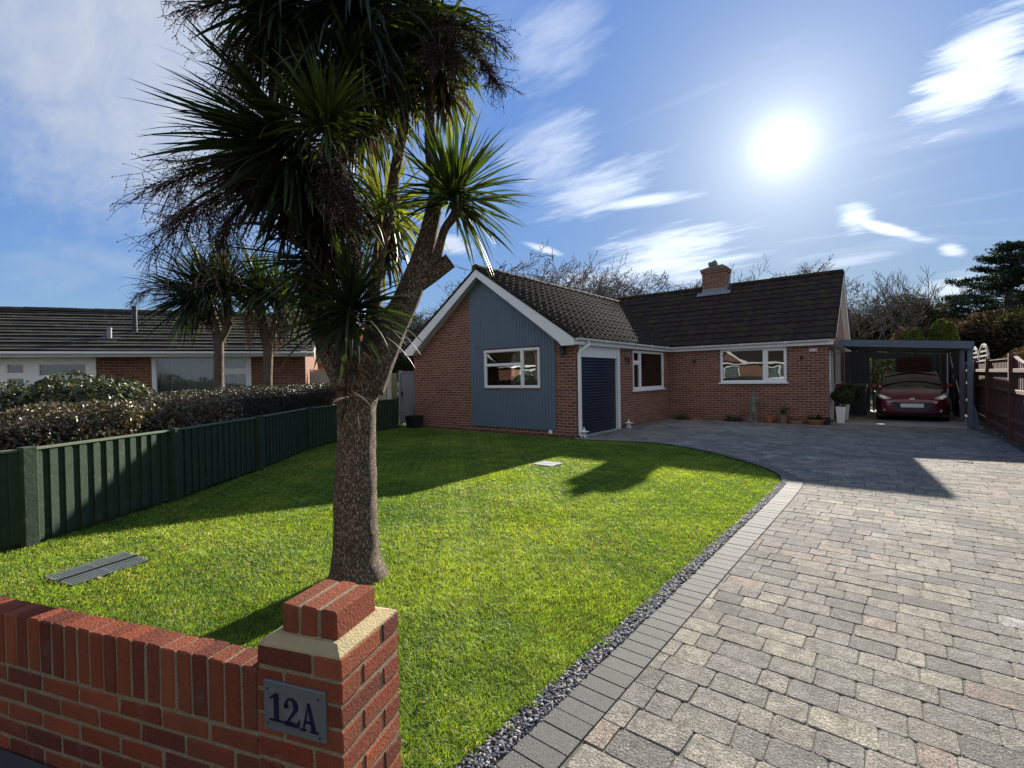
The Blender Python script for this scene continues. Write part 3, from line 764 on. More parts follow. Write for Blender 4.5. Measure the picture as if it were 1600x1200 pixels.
# ---------------------------------------------------------------- building helpers
def wallbox(mb, M4, length, z0, z1, th, holes):
    """wall in local frame (x along, y into, z up) with rectangular holes (x0,x1,z0,z1)"""
    xs=sorted(set([0,length]+[h[0] for h in holes]+[h[1] for h in holes])); zs=sorted(set([z0,z1]+[h[2] for h in holes]+[h[3] for h in holes]))
    for i in range(len(xs)-1):
        for j in range(len(zs)-1):
            cx=(xs[i]+xs[i+1])/2; cz=(zs[j]+zs[j+1])/2
            if any(h[0]<cx<h[1] and h[2]<cz<h[3] for h in holes): continue
            mb.box(xs[i],xs[i+1],0,th,zs[j],zs[j+1],M=M4)
def frameM(origin, xdir):
    x=Vector(xdir).normalized(); z=Vector((0,0,1)); y=z.cross(x)
    return Matrix(((x.x,y.x,0,origin[0]),(x.y,y.y,0,origin[1]),(0,0,1,origin[2]),(0,0,0,1)))
def window(parent, M4, w, h, lights, fw=.055, blind=None, sill=True, proud=.015, bars=(), mat=None, name='window', curtain=None, roomd=.9):
    """frame with openings; lights = list of (x0,x1,z0,z1) pane rectangles inside the frame"""
    mat=mat or M['white']
    f=MB(); xs=sorted(set([0,w]+[l[0] for l in lights]+[l[1] for l in lights])); zs=sorted(set([0,h]+[l[2] for l in lights]+[l[3] for l in lights]))
    for i in range(len(xs)-1):
        for j in range(len(zs)-1):
            cx=(xs[i]+xs[i+1])/2; cz=(zs[j]+zs[j+1])/2
            if any(l[0]<cx<l[1] and l[2]<cz<l[3] for l in lights): continue
            f.box(xs[i],xs[i+1],-proud,.055,zs[j],zs[j+1],M=M4)
    for l in lights:   # inner bead step
        b=.014
        for a in ((l[0],l[0]+b,l[2],l[3]),(l[1]-b,l[1],l[2],l[3]),(l[0]+b,l[1]-b,l[2],l[2]+b),(l[0]+b,l[1]-b,l[3]-b,l[3])):
            f.box(a[0],a[1],.004,.045,a[2],a[3],M=M4)
    fo=f.build(name,mat,parent,world=True)
    g_=MB()
    for l in lights: g_.box(l[0]+.004,l[1]-.004,.020,.026,l[2]+.004,l[3]-.004,M=M4)
    g_.build('pane',M['glass'],fo,world=True)
    if sill:
        s_=MB(); s_.bbox(-.06,w+.06,-.075,.05,-.05,-.002,.006,M=M4); s_.build('sill',mat,fo,world=True)
    if blind:
        b_=MB(); x0,x1,z0,z1=blind; z=z0+.03; 
        while z<z1-.01:
            p0=M4@Vector((x0+.02,.10,z)); p1=M4@Vector((x1-.02,.10,z)); b_.bar(p0,p1,.022,.0025,up=(M4.to_3x3()@Vector((0,-.25,1)))); z+=.032
        b_.build('blind',M['blind'],fo,world=True)
    if curtain:
        c_=MB(); x0,x1,z0,z1=curtain; n=int((x1-x0)/.045); vs=[]
        for i in range(n+1):
            x=x0+(x1-x0)*i/n; yy=.12+.05*(i%2)+.01*math.sin(i*.63)
            vs+= [M4@Vector((x,yy,z0)),M4@Vector((x,yy,z1))]
        c_.add(vs,[(2*i,2*i+1,2*i+3,2*i+2) for i in range(n)]); c_.build('curtain',M['curtain'],fo,world=True)
    # recess lined by the room behind
    r_=MB(); e=.03
    P=lambda x,y,z: M4@Vector((x,y,z))
    A=[(e,.28,e),(w-e,.28,e),(w-e,.28,h-e),(e,.28,h-e)]; B=[(-.02,roomd,-.3),(w+.1,roomd,-.3),(w+.1,roomd,h+.02),(-.02,roomd,h+.02)]
    r_.add([P(*p) for p in A+B],[(4,5,6,7)]+[(i,(i+1)%4,4+(i+1)%4,4+i) for i in range(4)])
    r_.build('room',M['room'],fo,world=True)
    return fo
def tiles(mb, O, A, S, length, slope, gauge=.30, tw=.30, amp=.022, step=.030, kind='roman', jit=.004):
    """courses of interlocking tiles; O eave corner, A along the eave, S up the slope (unit vectors)"""
    O=Vector(O); A=Vector(A).normalized(); S=Vector(S).normalized(); N=A.cross(S).normalized()
    if N.z<0: N=-N
    nc=int(math.ceil(slope/gauge)); per=8; na=int(length/tw*per)
    for j in range(nc):
        s0=j*gauge; s1=min(s0+gauge+.05,slope); base=len(mb.v); vs=[]; fs=[]
        ph=0
        for i in range(na+1):
            x=length*i/na; t=(x/tw)%1.0
            if kind=='roman': h=amp*max(0,math.cos((t-.5)*2*math.pi))**1.2+ .25*amp*max(0,math.cos((t)*2*math.pi))**6
            elif kind=='pan': h=amp*(.5+.5*math.sin(t*2*math.pi))
            else: h=0
            tj=math.sin(int(x/tw)*12.9898+j*78.233)*jit
            p0=O+A*x+S*(s0+tj*1.5)+N*(step+h+tj); p1=O+A*x+S*s1+N*(h*.9+.004+tj*.3)
            pd=O+A*x+S*(s0+tj*1.5)+N*(step+h*.6+tj-.022)
            vs+= [pd,p0,p1]
        for i in range(na):
            a=3*i; fs+= [(a,a+1,a+4,a+3),(a+1,a+2,a+5,a+4)]
        mb.add(vs,fs)
def ridge(mb, p, q, r=.12, seg=.42, lift=.0):
    p=Vector(p); q=Vector(q); d=(q-p); L=d.length; d.normalize(); n=max(1,int(L/seg)); a=d.cross(Vector((0,0,1))).normalized()
    for i in range(n):
        s0=p+d*(L*i/n); s1=p+d*(L*(i+1)/n-.012); up=Vector((0,0,rnd.uniform(-.006,.006)))
        vs=[]
        for c,rr in ((s0,r*1.04),(s1,r*.97)):
            for k in range(9):
                t=R(-15+k*26.25); vs.append(c+up+a*math.cos(t)*rr+Vector((0,0,1))*(math.sin(t)*rr*.85+lift))
        mb.add(vs,[(k,k+1,k+10,k+9) for k in range(8)]+[tuple(range(9)),tuple(range(9,18))])

# ---------------------------------------------------------------- the bungalow
H=thing('bungalow','red brick bungalow with blue-grey boarded gable, navy garage door and chimney','house',(-6,15,0))
XL,XR,YF,YM=-12.05,-6.08,10.17,16.38; XE=-1.47; YB=22.4
MF=frameM((XL,YF,0),(1,0,0)); MS=frameM((XR,YF,0),(0,1,0)); MM=frameM((XR,YM,0),(1,0,0))
b=MB()
wf=(3.04,4.93,1.22,2.27)   # front gable window hole, local x
wallbox(b,MF,XR-XL,-.1,2.34,.25,[wf])
b.extr([(XL,YF,2.34),(XR,YF,2.34),((XL+XR)/2,YF,2.34+.705*(XR-XL)/2)],(0,.25,0))
# garage side wall, local x = Y-YF
gd=(.26,2.27,-.1,2.30); ws=(3.29,5.70,1.06,2.24)
MS2=frameM((XR,YF+.25,0),(0,1,0))
wallbox(b,MS2,YM-YF-.25,-.1,2.36,.25,[(gd[0]-.25+.0,gd[1]-.25,gd[2],gd[3]),(ws[0]-.25,ws[1]-.25,ws[2],ws[3])])
wm=(1.70,3.57,1.22,2.27)
wallbox(b,MM,XE-XR,-.1,2.36,.25,[wm])
# right side wall (faces the carport) with openings
MR=frameM((XE,YM+.25,0),(0,1,0))
dr=(.02,.12,1.16,2.12); dd=(.12,.30,.0,2.12); rw=(1.98,3.65,1.15,2.22)
wallbox(b,MR,YB-YM-.25,-.1,2.36,.25,[(.03,1.25,.03,2.12),rw])
b.extr([(XE,YM+.1,2.36),(XE,YB-.1,2.36),(XE,(YM+YB)/2,2.36+.745*(YB-YM-.2)/2)],(-.25,0,0))
b.box(XL,XL+.25,YF+.25,YB-.25,-.1,2.36); b.box(XL,XE-.001,YB-.25,YB,-.1,2.36)
b.build('wall',M['house_brick'],H,world=True)
fl=MB(); fl.box(XL+.25,XR-.25,YF+.25,YB-.25,-.03,.02); fl.box(XR-.25,XE-.25,YM+.25,YB-.25,-.03,.02); fl.build('floor',M['room'],H,world=True)
# roofs
EX=-5.90; RX=(XL+XR)/2; RZ=4.56; EZ=2.43; half=EX-RX
sl_=Vector((-half,0,RZ-EZ)); GL=19.15-9.90
r=MB(); tiles(r,(EX,9.90,EZ),(0,1,0),sl_,GL,sl_.length,.275,.30,.036,.034)
sr=Vector((half,0,RZ-EZ)); tiles(r,(RX-half,9.90,EZ),(0,1,0),sr,GL,sr.length,.275,.30,.024,.030)
ridge(r,(RX,9.88,RZ-.01),(RX,19.1,RZ-.01),.125)
# mortar bedded undercloak at the verge
for s_ in (1,-1):
    r.bar((RX+s_*half,9.905,EZ-.004),(RX,9.905,RZ-.004),.03,.05,up=(0,0,1))
ro=r.build('garage_roof',M['tile'],H,world=True)
und=MB(); und.extr([(EX-.02,9.93,EZ-.02),(RX,9.93,RZ-.02),(RX-half+.02,9.93,EZ-.02),(RX-half+.02,9.93,EZ-.06),(RX,9.93,RZ-.07),(EX-.02,9.93,EZ-.06)],(0,GL-.1,0)); und.build('roof_lining',M['soffit'],H,world=True)  # unseen solid sheet under the tiles, added to block light
EY=16.20; RY=19.40; MZ=4.80; sm=Vector((0,RY-EY,MZ-EZ)); X0m=-12.1; X1m=-1.28
r=MB(); tiles(r,(X0m,EY,EZ),(1,0,0),sm,X1m-X0m,sm.length,.325,.34,.032,.034,'pan',.006)
sb=Vector((0,-(RY-EY),MZ-EZ)); tiles(r,(X0m,2*RY-EY,EZ),(1,0,0),sb,X1m-X0m,sm.length,.325,.34,.032,.034,'pan',.006)
ridge(r,(X0m,RY,MZ+.0),(X1m,RY,MZ+.0),.12)
for sgn in (1,-1): r.bar((X1m,RY-sgn*(RY-EY),EZ+.02),(X1m,RY,MZ+.02),.03,.05)
rm=r.build('main_roof',M['tile_main'],H,world=True)
und=MB(); und.extr([(X1m-.03,EY+.03,EZ-.02),(X1m-.03,RY,MZ-.02),(X1m-.03,2*RY-EY-.03,EZ-.02),(X1m-.03,2*RY-EY-.03,EZ-.06),(X1m-.03,RY,MZ-.07),(X1m-.03,EY+.03,EZ-.06)],(-(X1m-X0m)+.06,0,0)); und.build('roof_lining',M['soffit'],H,world=True)  # same light-blocking sheet added under the main roof tiles
# bargeboards, garage gable
bb=MB(); D=.17
for s_ in (1,-1):
    ex=RX+s_*(half-.06)
    poly=[(RX,9.93,RZ-.045),(ex,9.93,EZ-.012),(ex,9.93,EZ-D*1.05),(ex-s_*.36,9.93,EZ-D*1.05),(ex-s_*.42,9.93,EZ-D*1.05+.10),(RX,9.93,RZ-.045-D*1.22)]
    bb.extr(poly,(0,-.022,0))
bb.build('bargeboard',M['white'],H,world=True)
so_=MB()
for s_ in (1,-1):
    ex=RX+s_*(half-.06)
    so_.extr([(RX,9.935,RZ-.12),(ex,9.935,EZ-.075),(ex,9.935,EZ-.165),(ex-s_*.36,9.935,EZ-.165),(RX,9.935,RZ-.17)],(0,.232,0))
so_.build('soffit',M['soffit'],H,world=True)
# fascia boards and gutters
fa=MB(); fa.box(EX-.075,EX-.05,9.94,EY+.05,EZ-.155,EZ-.02); fa.box(EX-.10,X1m-.05,EY+.05,EY+.075,EZ-.155,EZ-.02)
fa.box(XR+.004,EX-.076,10.19,YM-.01,EZ-.155,EZ-.135); fa.box(XR,X1m-.2,EY+.076,YM-.003,EZ-.155,EZ-.135)
fa.build('fascia',M['white'],H,world=True)
def gutter(mb,p,q,r=.055,up=True):
    p=Vector(p);q=Vector(q);d=(q-p).normalized();a=d.cross(Vector((0,0,1))).normalized(); vs=[]
    for c in (p,q):
        for k in range(9): t=R(180+k*22.5); vs.append(c+a*math.cos(t)*r+Vector((0,0,math.sin(t)*r)))
        for k in range(9): t=R(360-k*22.5); vs.append(c+a*math.cos(t)*(r-.006)+Vector((0,0,math.sin(t)*(r-.006))))
    n=18; mb.add(vs,[(k,(k+1)%n,n+(k+1)%n,n+k) for k in range(n)]+[tuple(range(n)),tuple(range(n,2*n))])
gu=MB(); gutter(gu,(EX+.012,9.93,EZ-.008),(EX+.012,EY-.01,EZ-.022)); gutter(gu,(EX-.04,EY-.012,EZ-.022),(X1m-.12,EY-.012,EZ-.012))
for y_ in (11.4,12.9,14.4,15.7): gu.box(EX-.05,EX+.07,y_-.015,y_+.015,EZ-.07,EZ-.003)
for x_ in (-4.9,-3.7,-2.5): gu.box(x_-.015,x_+.015,EY-.07,EY+.05,EZ-.075,EZ-.008)
gu.build('gutter',M['white'],H,world=True)
dp=MB(); dpx=XR+.055; dpy=YF+.07
dp.tube([(EX+.012,dpy+.25,EZ-.06),(EX+.012,dpy+.25,EZ-.16),(dpx+.02,dpy+.03,EZ-.30),(dpx,dpy,EZ-.38),(dpx,dpy,.05)],.034,10)
for z_ in (.3,1.2,1.95): dp.tube([(dpx,dpy,z_),(dpx,dpy,z_+.03)],.042,10)
dp.build('downpipe',M['white'],H,world=True,smooth=False)
# cladding: vertical boards
cl=MB(); CXL,CXR=-9.53,-6.68; bw=.0985; x=CXL; WX0,WX1=XL+wf[0]-.02,XL+wf[1]+.02
def roofz(x): return RZ-.235-(RZ-EZ)/half*abs(x-RX)
while x<CXR-.02:
    x2=min(x+bw,CXR); a=x+.0045; c=x2-.0045
    tops=(roofz(a),roofz(c))
    def board(a,c,za,zb0,zb1,apex=False):
        cl.extr([(a,YF-.022,za),(c,YF-.022,za),(c,YF-.022,zb1),(a,YF-.022,zb0)],(0,.018,0))
    if c>WX0 and a<WX1:
        a1=a;c1=c
        board(a1,c1,.17,1.16,1.16); board(a1,c1,2.31,tops[0],tops[1])
        if a<WX0: board(a,WX0,1.162,2.308,2.308)
        if c>WX1: board(WX1,c,1.162,2.308,2.308)
    else: board(a,c,.17,tops[0],tops[1])
    x=x2
cl.extr([(CXL,YF-.0035,.172),(CXR,YF-.0035,.172),(CXR,YF-.0035,roofz(CXR)-.01),(RX,YF-.0035,roofz(RX)-.02),(CXL,YF-.0035,roofz(CXL)-.01)],(0,.0025,0)) if False else None
for (a_,b_,z0_,z1_) in ((CXL,WX0,.172,None),(WX1,CXR,.172,None),(WX0,WX1,.172,1.16),(WX0,WX1,2.31,None)):
    if z1_: cl.box(a_+.001,b_-.001,YF-.004,YF-.001,z0_,z1_)
    else:
        p_=[(a_+.001,YF-.004,z0_)]+[(b_-.001,YF-.004,z0_),(b_-.001,YF-.004,roofz(b_)-.01)]+([(RX,YF-.004,roofz(RX)-.01)] if a_<RX<b_ else [])+[(a_+.001,YF-.004,roofz(a_)-.01)]
        cl.extr(p_,(0,.003,0))
cl.box(CXL-.02,CXL,YF-.026,YF-.001,.165,roofz(CXL)); cl.box(CXR,CXR+.02,YF-.026,YF-.001,.165,roofz(CXR+.02)); cl.box(CXL,CXR,YF-.034,YF-.001,.145,.168)
cl.build('cladding',M['clad'],H,world=True)
# windows
window(H,frameM((XL+wf[0],YF-.03,wf[2]),(1,0,0)),wf[1]-wf[0],wf[3]-wf[2],[(.06,1.28,.66,.99),(.06,1.28,.06,.61),(1.36,1.83,.06,.99)],sill=False,curtain=None)
window(H,frameM((XR,YF+ws[0],ws[2]),(0,1,0)),ws[1]-ws[0],ws[3]-ws[2],[(.05,.48,.87,1.13),(.05,.48,.07,.77),(.58,2.36,.07,1.13)],blind=(.58,1.7,.05,1.13))
window(H,frameM((XR+wm[0],YM,wm[2]),(1,0,0)),wm[1]-wm[0],wm[3]-wm[2],[(.05,1.24,.05,1.0),(1.36,1.81,.09,.96)],blind=(.05,1.81,.05,1.0))
window(H,frameM((XE,YM+.25+.03,1.17),(0,1,0)),.42,.95,[(.05,.37,.05,.90)],sill=False)
window(H,frameM((XE,YM+.25+rw[0],rw[2]),(0,1,0)),rw[1]-rw[0],rw[3]-rw[2],[(.06,.8,.06,1.0),(.86,1.61,.06,1.0)])
# front door in the carport side
d_=MB(); Md=frameM((XE,YM+.25+.45,.03),(0,1,0)); d_.box(0,.06,-.01,.07,0,2.09,M=Md); d_.box(.74,.80,-.01,.07,0,2.09,M=Md); d_.box(.06,.74,-.01,.07,2.03,2.09,M=Md); d_.box(.06,.74,.01,.05,0,2.03,M=Md)
for a,c in ((.15,.65),): d_.box(a,c,.0,.012,.25,.9,M=Md); d_.box(a,c,.0,.012,1.05,1.85,M=Md)
do=d_.build('front_door',M['white'],H,world=True); h_=MB(); h_.bbox(.64,.68,-.05,.0,.98,1.12,.005,M=Md); h_.build('handle',M['silver_edge'],do,world=True)
lo=MB(); lo.box(0,.42,0,.1,0,1.13,M=frameM((XE-.0,YM+.28,.03),(0,1,0))); lo.build('side_panel',M['white'],H,world=True)
# garage door: roller slats, head panel, posts
gm=MB(); Mg=frameM((XR-.06,YF+gd[0]+.02,0),(0,1,0)); z=.03; wdt=gd[1]-gd[0]-.04
while z<1.97:
    n=5; vs=[]
    for k in range(n+1):
        t=k/n; yy=-.012*math.sin(math.pi*t); vs+= [Mg@Vector((0,yy,z+.070*t)),Mg@Vector((wdt,yy,z+.070*t))]
    gm.add(vs,[(2*k,2*k+1,2*k+3,2*k+2) for k in range(n)]); gm.box(0,wdt,.003,.02,z+.070,z+.076,M=Mg); z+=.076
gm.box(0,wdt,.0,.03,0,.03,M=Mg)
gm.build('garage_door',M['door_navy'],H,world=True)
gp_=MB(); gp_.box(-.02,wdt,-.05,.05,1.985,2.30,M=Mg); gp_.box(wdt+.0,wdt+.14,-.085,.03,-.02,2.30,M=Mg); gp_.box(-.10,-.02,-.075,.03,-.02,2.28,M=Mg); gp_.build('door_surround',M['white_paint'],H,world=True)
ts=MB(); ts.box(XR-.06,XR+.10,YF+.3,YF+2.25,-.03,.022); ts.build('door_threshold',M['concrete'],H,world=True)
# chimney
ch=MB(); cx0,cx1,cy0,cy1=-5.70,-4.83,18.95,19.55
ch.box(cx0,cx1,cy0,cy1,4.0,5.36); ch.box(cx0-.03,cx1+.03,cy0-.03,cy1+.03,5.30,5.375); ch.box(cx0-.055,cx1+.04,cy0-.04,cy1+.04,5.376,5.45)
co_=ch.build('chimney',M['house_brick'],H,world=True)
cm=MB(); cm.extr([(cx0-.04,cy0-.04,5.45),(cx1+.04,cy0-.04,5.45),(cx1-.12,cy0-.04,5.56),(cx0+.35,cy0-.04,5.54),(cx0+.12,cy0-.04,5.49)],(0,.68,0)); cm.build('flaunching',M['stone'],co_,world=True)
cp=MB(); cp.lathe([(0,0),(.13,0),(.14,.05),(.115,.08),(.11,.26),(.0,.26)],(0,0,0),12); 
Rm=Matrix.Translation(Vector((-5.42,19.15,5.63)))@Matrix.Rotation(R(72),4,'Y')@Matrix.Rotation(R(8),4,'X')@Matrix.Translation(Vector((0,0,-.05)))
cp.v=[tuple(Rm@Vector(p)*1.0) for p in cp.v]; cp.tube([(-5.40,19.15,5.50),(-5.40,19.15,5.62)],.09,10); cp.build('chimney_pot',M['stone'],co_,world=True)
fs_=MB(); k=.745
fs_.extr([(cx0-.16,cy0-.17,EZ+k*(cy0-.17-EY)+.085),(cx1+.16,cy0-.17,EZ+k*(cy0-.17-EY)+.085),(cx1+.16,cy0-.004,EZ+k*(cy0-EY)+.10),(cx0-.16,cy0-.004,EZ+k*(cy0-EY)+.10)],(0,-.004,.008))
fs_.box(cx0-.006,cx1+.006,cy0-.006,cy0-.001,4.4,EZ+k*(cy0-EY)+.22)
for j in range(4):
    y_=cy0+j*.13; z_=EZ+k*(y_-EY)+.08
    fs_.box(cx1+.001,cx1+.006,y_,y_+.128,z_,z_+.22); fs_.box(cx1+.006,cx1+.12,y_,y_+.128,z_+.01+.0,z_+.03)
fs_.build('flashing',M['lead'],co_,world=True)
# right gable bargeboards
bb=MB()
for sg in (1,-1):
    ye=RY-sg*(RY-EY-.06)
    q_=.28 if sg>0 else 0; zq=(MZ-EZ-.035)*q_/(RY-EY-.06); ye+=sg*q_
    bb.extr([(X1m-.02,RY,MZ-.045),(X1m-.02,ye,EZ-.01+zq),(X1m-.02,ye,EZ-.18+zq),(X1m-.02,RY,MZ-.25)],(.022,0,0))
bb.build('bargeboard',M['white'],H,world=True)
so_=MB()
for sg in (1,-1):
    ye=RY-sg*(RY-EY-.06)
    q_=.30 if sg>0 else 0; zq=(MZ-EZ-.04)*q_/(RY-EY-.06); ye-=-sg*q_
    so_.extr([(XE+.002,RY,MZ-.17),(XE+.002,ye,EZ-.13+zq),(XE+.002,ye,EZ-.16+zq),(XE+.002,RY,MZ-.21)],(X1m-.024-XE-.002,0,0))
so_.build('soffit',M['soffit'],H,world=True)
# wall lamps and sign
def lamp(x,y,z,n,s=1):
    l=MB(); n=Vector(n); a=Vector((-n.y,n.x,0)); c=Vector((x,y,z))
    l.lathe([(0,0),(.035*s,0),(.05*s,.02),(.045*s,.12*s),(.065*s,.13*s),(.012,.20*s),(0,.22*s)],tuple(c+n*.11),8); l.bar(c+Vector((0,0,.16*s)),c+n*.11+Vector((0,0,.18*s)),.02,.02); l.bar(c+Vector((0,0,.05)),c+Vector((0,0,.22*s)),.07,.02,up=n)
    return l
lamp(-6.38,YF-.001,2.02,(0,-1,0),1.2).build('wall_lamp',M['black_plastic'],H,world=True)
lamp(XR+.001,12.96,1.86,(1,0,0),.8).build('wall_lamp',M['black_plastic'],H,world=True)
lamp(-5.2,YM-.001,1.86,(0,-1,0),.6).build('wall_lamp',M['black_plastic'],H,world=True)
lamp(-2.11,YM-.001,1.86,(0,-1,0),.6).build('wall_lamp',M['black_plastic'],H,world=True)
sg_=MB()
for i in range(4): sg_.bbox(-1.925+i*.05,-1.925+i*.05+.038,YM-.018,YM-.002,2.10,2.185,.003)
sg_.build('house_sign',M['sign_white'],H,world=True)
sk=MB(); sk.bbox(-6.86,-6.76,YF-.07,YF-.028,.06,.15,.01); sk.build('socket_box',M['white'],H,world=True)
# ---------------------------------------------------------------- vegetation helpers
def norm(a): return a/np.maximum(np.linalg.norm(a,axis=-1,keepdims=True),1e-9)
def strands(name,P,Rd,mat,parent=None,col=None,n=3):
    """P (m,k,3) polylines, Rd (m,k) radii -> n-sided tubes in one mesh"""
    m,k,_=P.shape; T=norm(np.gradient(P,axis=1)); ref=np.zeros_like(T); ref[...,2]=1; ref[np.abs(T[...,2])>.95]=(1,0,0)
    A=norm(np.cross(T,ref)); B=np.cross(T,A); V=np.zeros((m,k,n,3))
    for j in range(n):
        t=2*math.pi*j/n; V[:,:,j]=P+(A*math.cos(t)+B*math.sin(t))*Rd[...,None]
    base=(np.arange(m)*k*n)[:,None,None,None]; i=np.arange(k-1)[None,:,None,None]; j=np.arange(n)[None,None,:,None]
    q=np.concatenate([base+i*n+j,base+i*n+(j+1)%n,base+(i+1)*n+(j+1)%n,base+(i+1)*n+j],-1).reshape(-1,4)
    c=None
    if col is not None: c=np.repeat(col,k*n,0)
    return npmesh(name,V.reshape(-1,3),q,mat,parent,c)
def rosette(name,c,axis,n,L,wd,seed,mat,parent,off,th=(8,120),droop=.9,cols=((.020,.040,.010),(.045,.075,.018)),Lj=.25,az=None,tip=.35,back=.0):
    r=np.random.default_rng(seed); c=np.array(c,float); ax=norm(np.array(axis,float))
    e1=norm(np.cross(ax,[0.3,.2,1])); e2=np.cross(ax,e1)
    th0=np.radians(th[0]+(th[1]-th[0])*r.random(n)**.8); ph=r.uniform(0,2*math.pi,n) if az is None else r.uniform(az[0],az[1],n)
    d=np.cos(th0)[:,None]*ax+np.sin(th0)[:,None]*(np.cos(ph)[:,None]*e1+np.sin(ph)[:,None]*e2)
    Ls=L*(1+r.uniform(-Lj,Lj,n)); K=8; g=np.array([0,0,-1.0]); dr=droop*(.15+r.random(n)*.85)*(.25+.75*th0/np.radians(100))
    pts=[c-ax*r.uniform(0,.12+back,n)[:,None]+d*.02]; dirs=[]
    cur=d.copy()
    for k in range(K):
        dirs.append(cur); pts.append(pts[-1]+cur*(Ls/K)[:,None])
        cur=norm(cur+g*(dr*(k+1)/K*.42)[:,None]+r.normal(0,.018,(n,3)))
    dirs.append(cur); P=np.stack(pts,1); Dv=np.stack(dirs,1)
    side=norm(np.cross(Dv,g)+1e-6); roll=r.normal(0,.45,n)
    nrm=norm(np.cross(side,Dv)); cr=np.cos(roll)[:,None,None]; sr=np.sin(roll)[:,None,None]
    S=side*cr+nrm*sr; N2=nrm*cr-side*sr
    t=np.linspace(0,1,K+1); prof=np.interp(t,[0,.12,.35,.7,.93,1],[.75,.75,1,.72,.22,.02])
    w=(wd*(1+r.uniform(-.3,.2,n)))[:,None]*prof[None]*.5
    V=np.zeros((n,K+1,3,3)); V[:,:,0]=P-S*w[...,None]+N2*(w*.35)[...,None]; V[:,:,1]=P; V[:,:,2]=P+S*w[...,None]+N2*(w*.35)[...,None]
    b=(np.arange(n)*(K+1)*3)[:,None,None,None]; i=np.arange(K)[None,:,None,None]; j=np.arange(2)[None,None,:,None]
    q=np.concatenate([b+i*3+j,b+i*3+j+1,b+(i+1)*3+j+1,b+(i+1)*3+j],-1).reshape(-1,4)
    m=r.random((n,1)); C=np.array(cols[0])*(1-m)+np.array(cols[1])*m; C=np.repeat(C*r.uniform(.7,1.25,(n,1)),(K+1)*3,0)
    tt=np.tile(np.repeat(t,3),n)[:,None]; br=np.array([.16,.11,.05]); f=np.clip((tt-.90)*6,0,1)*tip; C=C*(1-f)+br*f
    return npmesh(name,V.reshape(-1,3)-np.array(off),q,mat,parent,C)
def panicle(name,c,d,L,seed,parent,off,n1=26,spread=.5,droop=.5,cols=((.085,.05,.035),(.14,.095,.065)),rad=.0022,bead=True):
    """dense twiggy seed spray: stem, side stems, twigs, beads"""
    r=np.random.default_rng(seed); c=np.array(c,float); d=norm(np.array(d,float)); g=np.array([0,0,-1.0]); K=5
    def grow(P0,D0,Ls,dr,wob):
        pts=[P0]; cur=D0
        for k in range(K-1):
            pts.append(pts[-1]+cur*(Ls/(K-1))[:,None]); cur=norm(cur+g*dr+r.normal(0,wob,cur.shape))
        return np.stack(pts,1)
    main=grow(c[None],d[None],np.array([L]),droop*.3,.05)
    t=r.random(n1); i=np.minimum((t*(K-1)).astype(int),K-2); f=(t*(K-1)-i)[:,None]
    p1=main[0,i]*(1-f)+main[0,i+1]*f; dm=norm(main[0,i+1]-main[0,i]); d1=norm(dm*.8+r.normal(0,spread,(n1,3)))
    s1=grow(p1,d1,L*.45*r.uniform(.5,1.2,n1),droop*.35,.10)
    n2=n1*9; k_=r.integers(0,n1,n2); i=r.integers(0,K-1,n2); f=r.random((n2,1)); p2=s1[k_,i]*(1-f)+s1[k_,i+1]*f
    d2=norm(norm(s1[k_,i+1]-s1[k_,i])*.8+r.normal(0,.55,(n2,3))); s2=grow(p2,d2,L*.17*r.uniform(.5,1.3,n2),droop*.3,.16)
    P=np.concatenate([main,s1,s2]); Rd=np.concatenate([np.full((1,K),rad*3.2),np.full((n1,K),rad*1.5),np.full((n2,K),rad*.8)])*np.linspace(1,.5,K)
    m=r.random((len(P),1)); C=np.array(cols[0])*(1-m)+np.array(cols[1])*m
    if bead:
        nb=n2*3; k_=r.integers(0,n2,nb); i=r.integers(1,K,nb); q0=s2[k_,i]; dd=norm(r.normal(0,1,(nb,3)))*.006
        Pb=np.stack([q0-dd,q0-dd*.5,q0,q0+dd*.5,q0+dd],1); P=np.concatenate([P,Pb]); Rd=np.concatenate([Rd,np.tile([.001,.0024,.0028,.0024,.001],(nb,1))*rad/.0022]); C=np.concatenate([C,np.tile(np.array(cols[0])*.9,(nb,1))])
    return strands(name,P-np.array(off),Rd,M['panicle'],parent,C)
def limb(mb,pts,rad,n=18,disp=.0,sc=9):
    """smooth noisy limb through points"""
    C=catmull([list(p)+[r_] for p,r_ in zip(pts,rad)],7)
    if disp<=0: mb.tube([c[:3] for c in C],[c[3] for c in C],n); return
    b=len(mb.v); mb.tube([c[:3] for c in C],[c[3] for c in C],n)
    for i in range(len(C)):
        cc=Vector(C[i][:3])
        for k in range(n):
            v=Vector(mb.v[b+i*n+k]); o=v-cc; q=mnoise.noise(v*sc)*.6+mnoise.noise(v*sc*2.6)*.4; mb.v[b+i*n+k]=tuple(cc+o*(1+disp*q))

# ---------------------------------------------------------------- the big cordyline in the lawn
BASE_P=gnd(559,903); 
PT=thing('cabbage_palm','tall many-stemmed cabbage palm with thick corky trunk standing in the front lawn','palm tree',(BASE_P.x,BASE_P.y,0))
off=np.array([BASE_P.x,BASE_P.y,0]); TD=3.66
tk=MB()
def px(x,y,d=TD): return at(x,y,d)
limb(tk,[px(559,925),px(559,903),px(558,885),px(557,855),px(556,800),px(556,740),px(557,690),px(558,640),px(560,600),px(566,565),px(570,535)],[.245,.222,.192,.170,.160,.151,.142,.143,.160,.185,.15],26,.09,7)
limb(tk,[px(575,610),px(590,565),px(612,515),px(636,465),px(657,412),px(672,355),px(682,298),px(674,242),px(672,185),px(674,142),px(685,80)],[.12,.125,.11,.098,.084,.066,.055,.048,.04,.036,.032],20,.06,9)
limb(tk,[px(648,452),px(674,430),px(703,408)],[.045,.062,.058],16,.05,9)
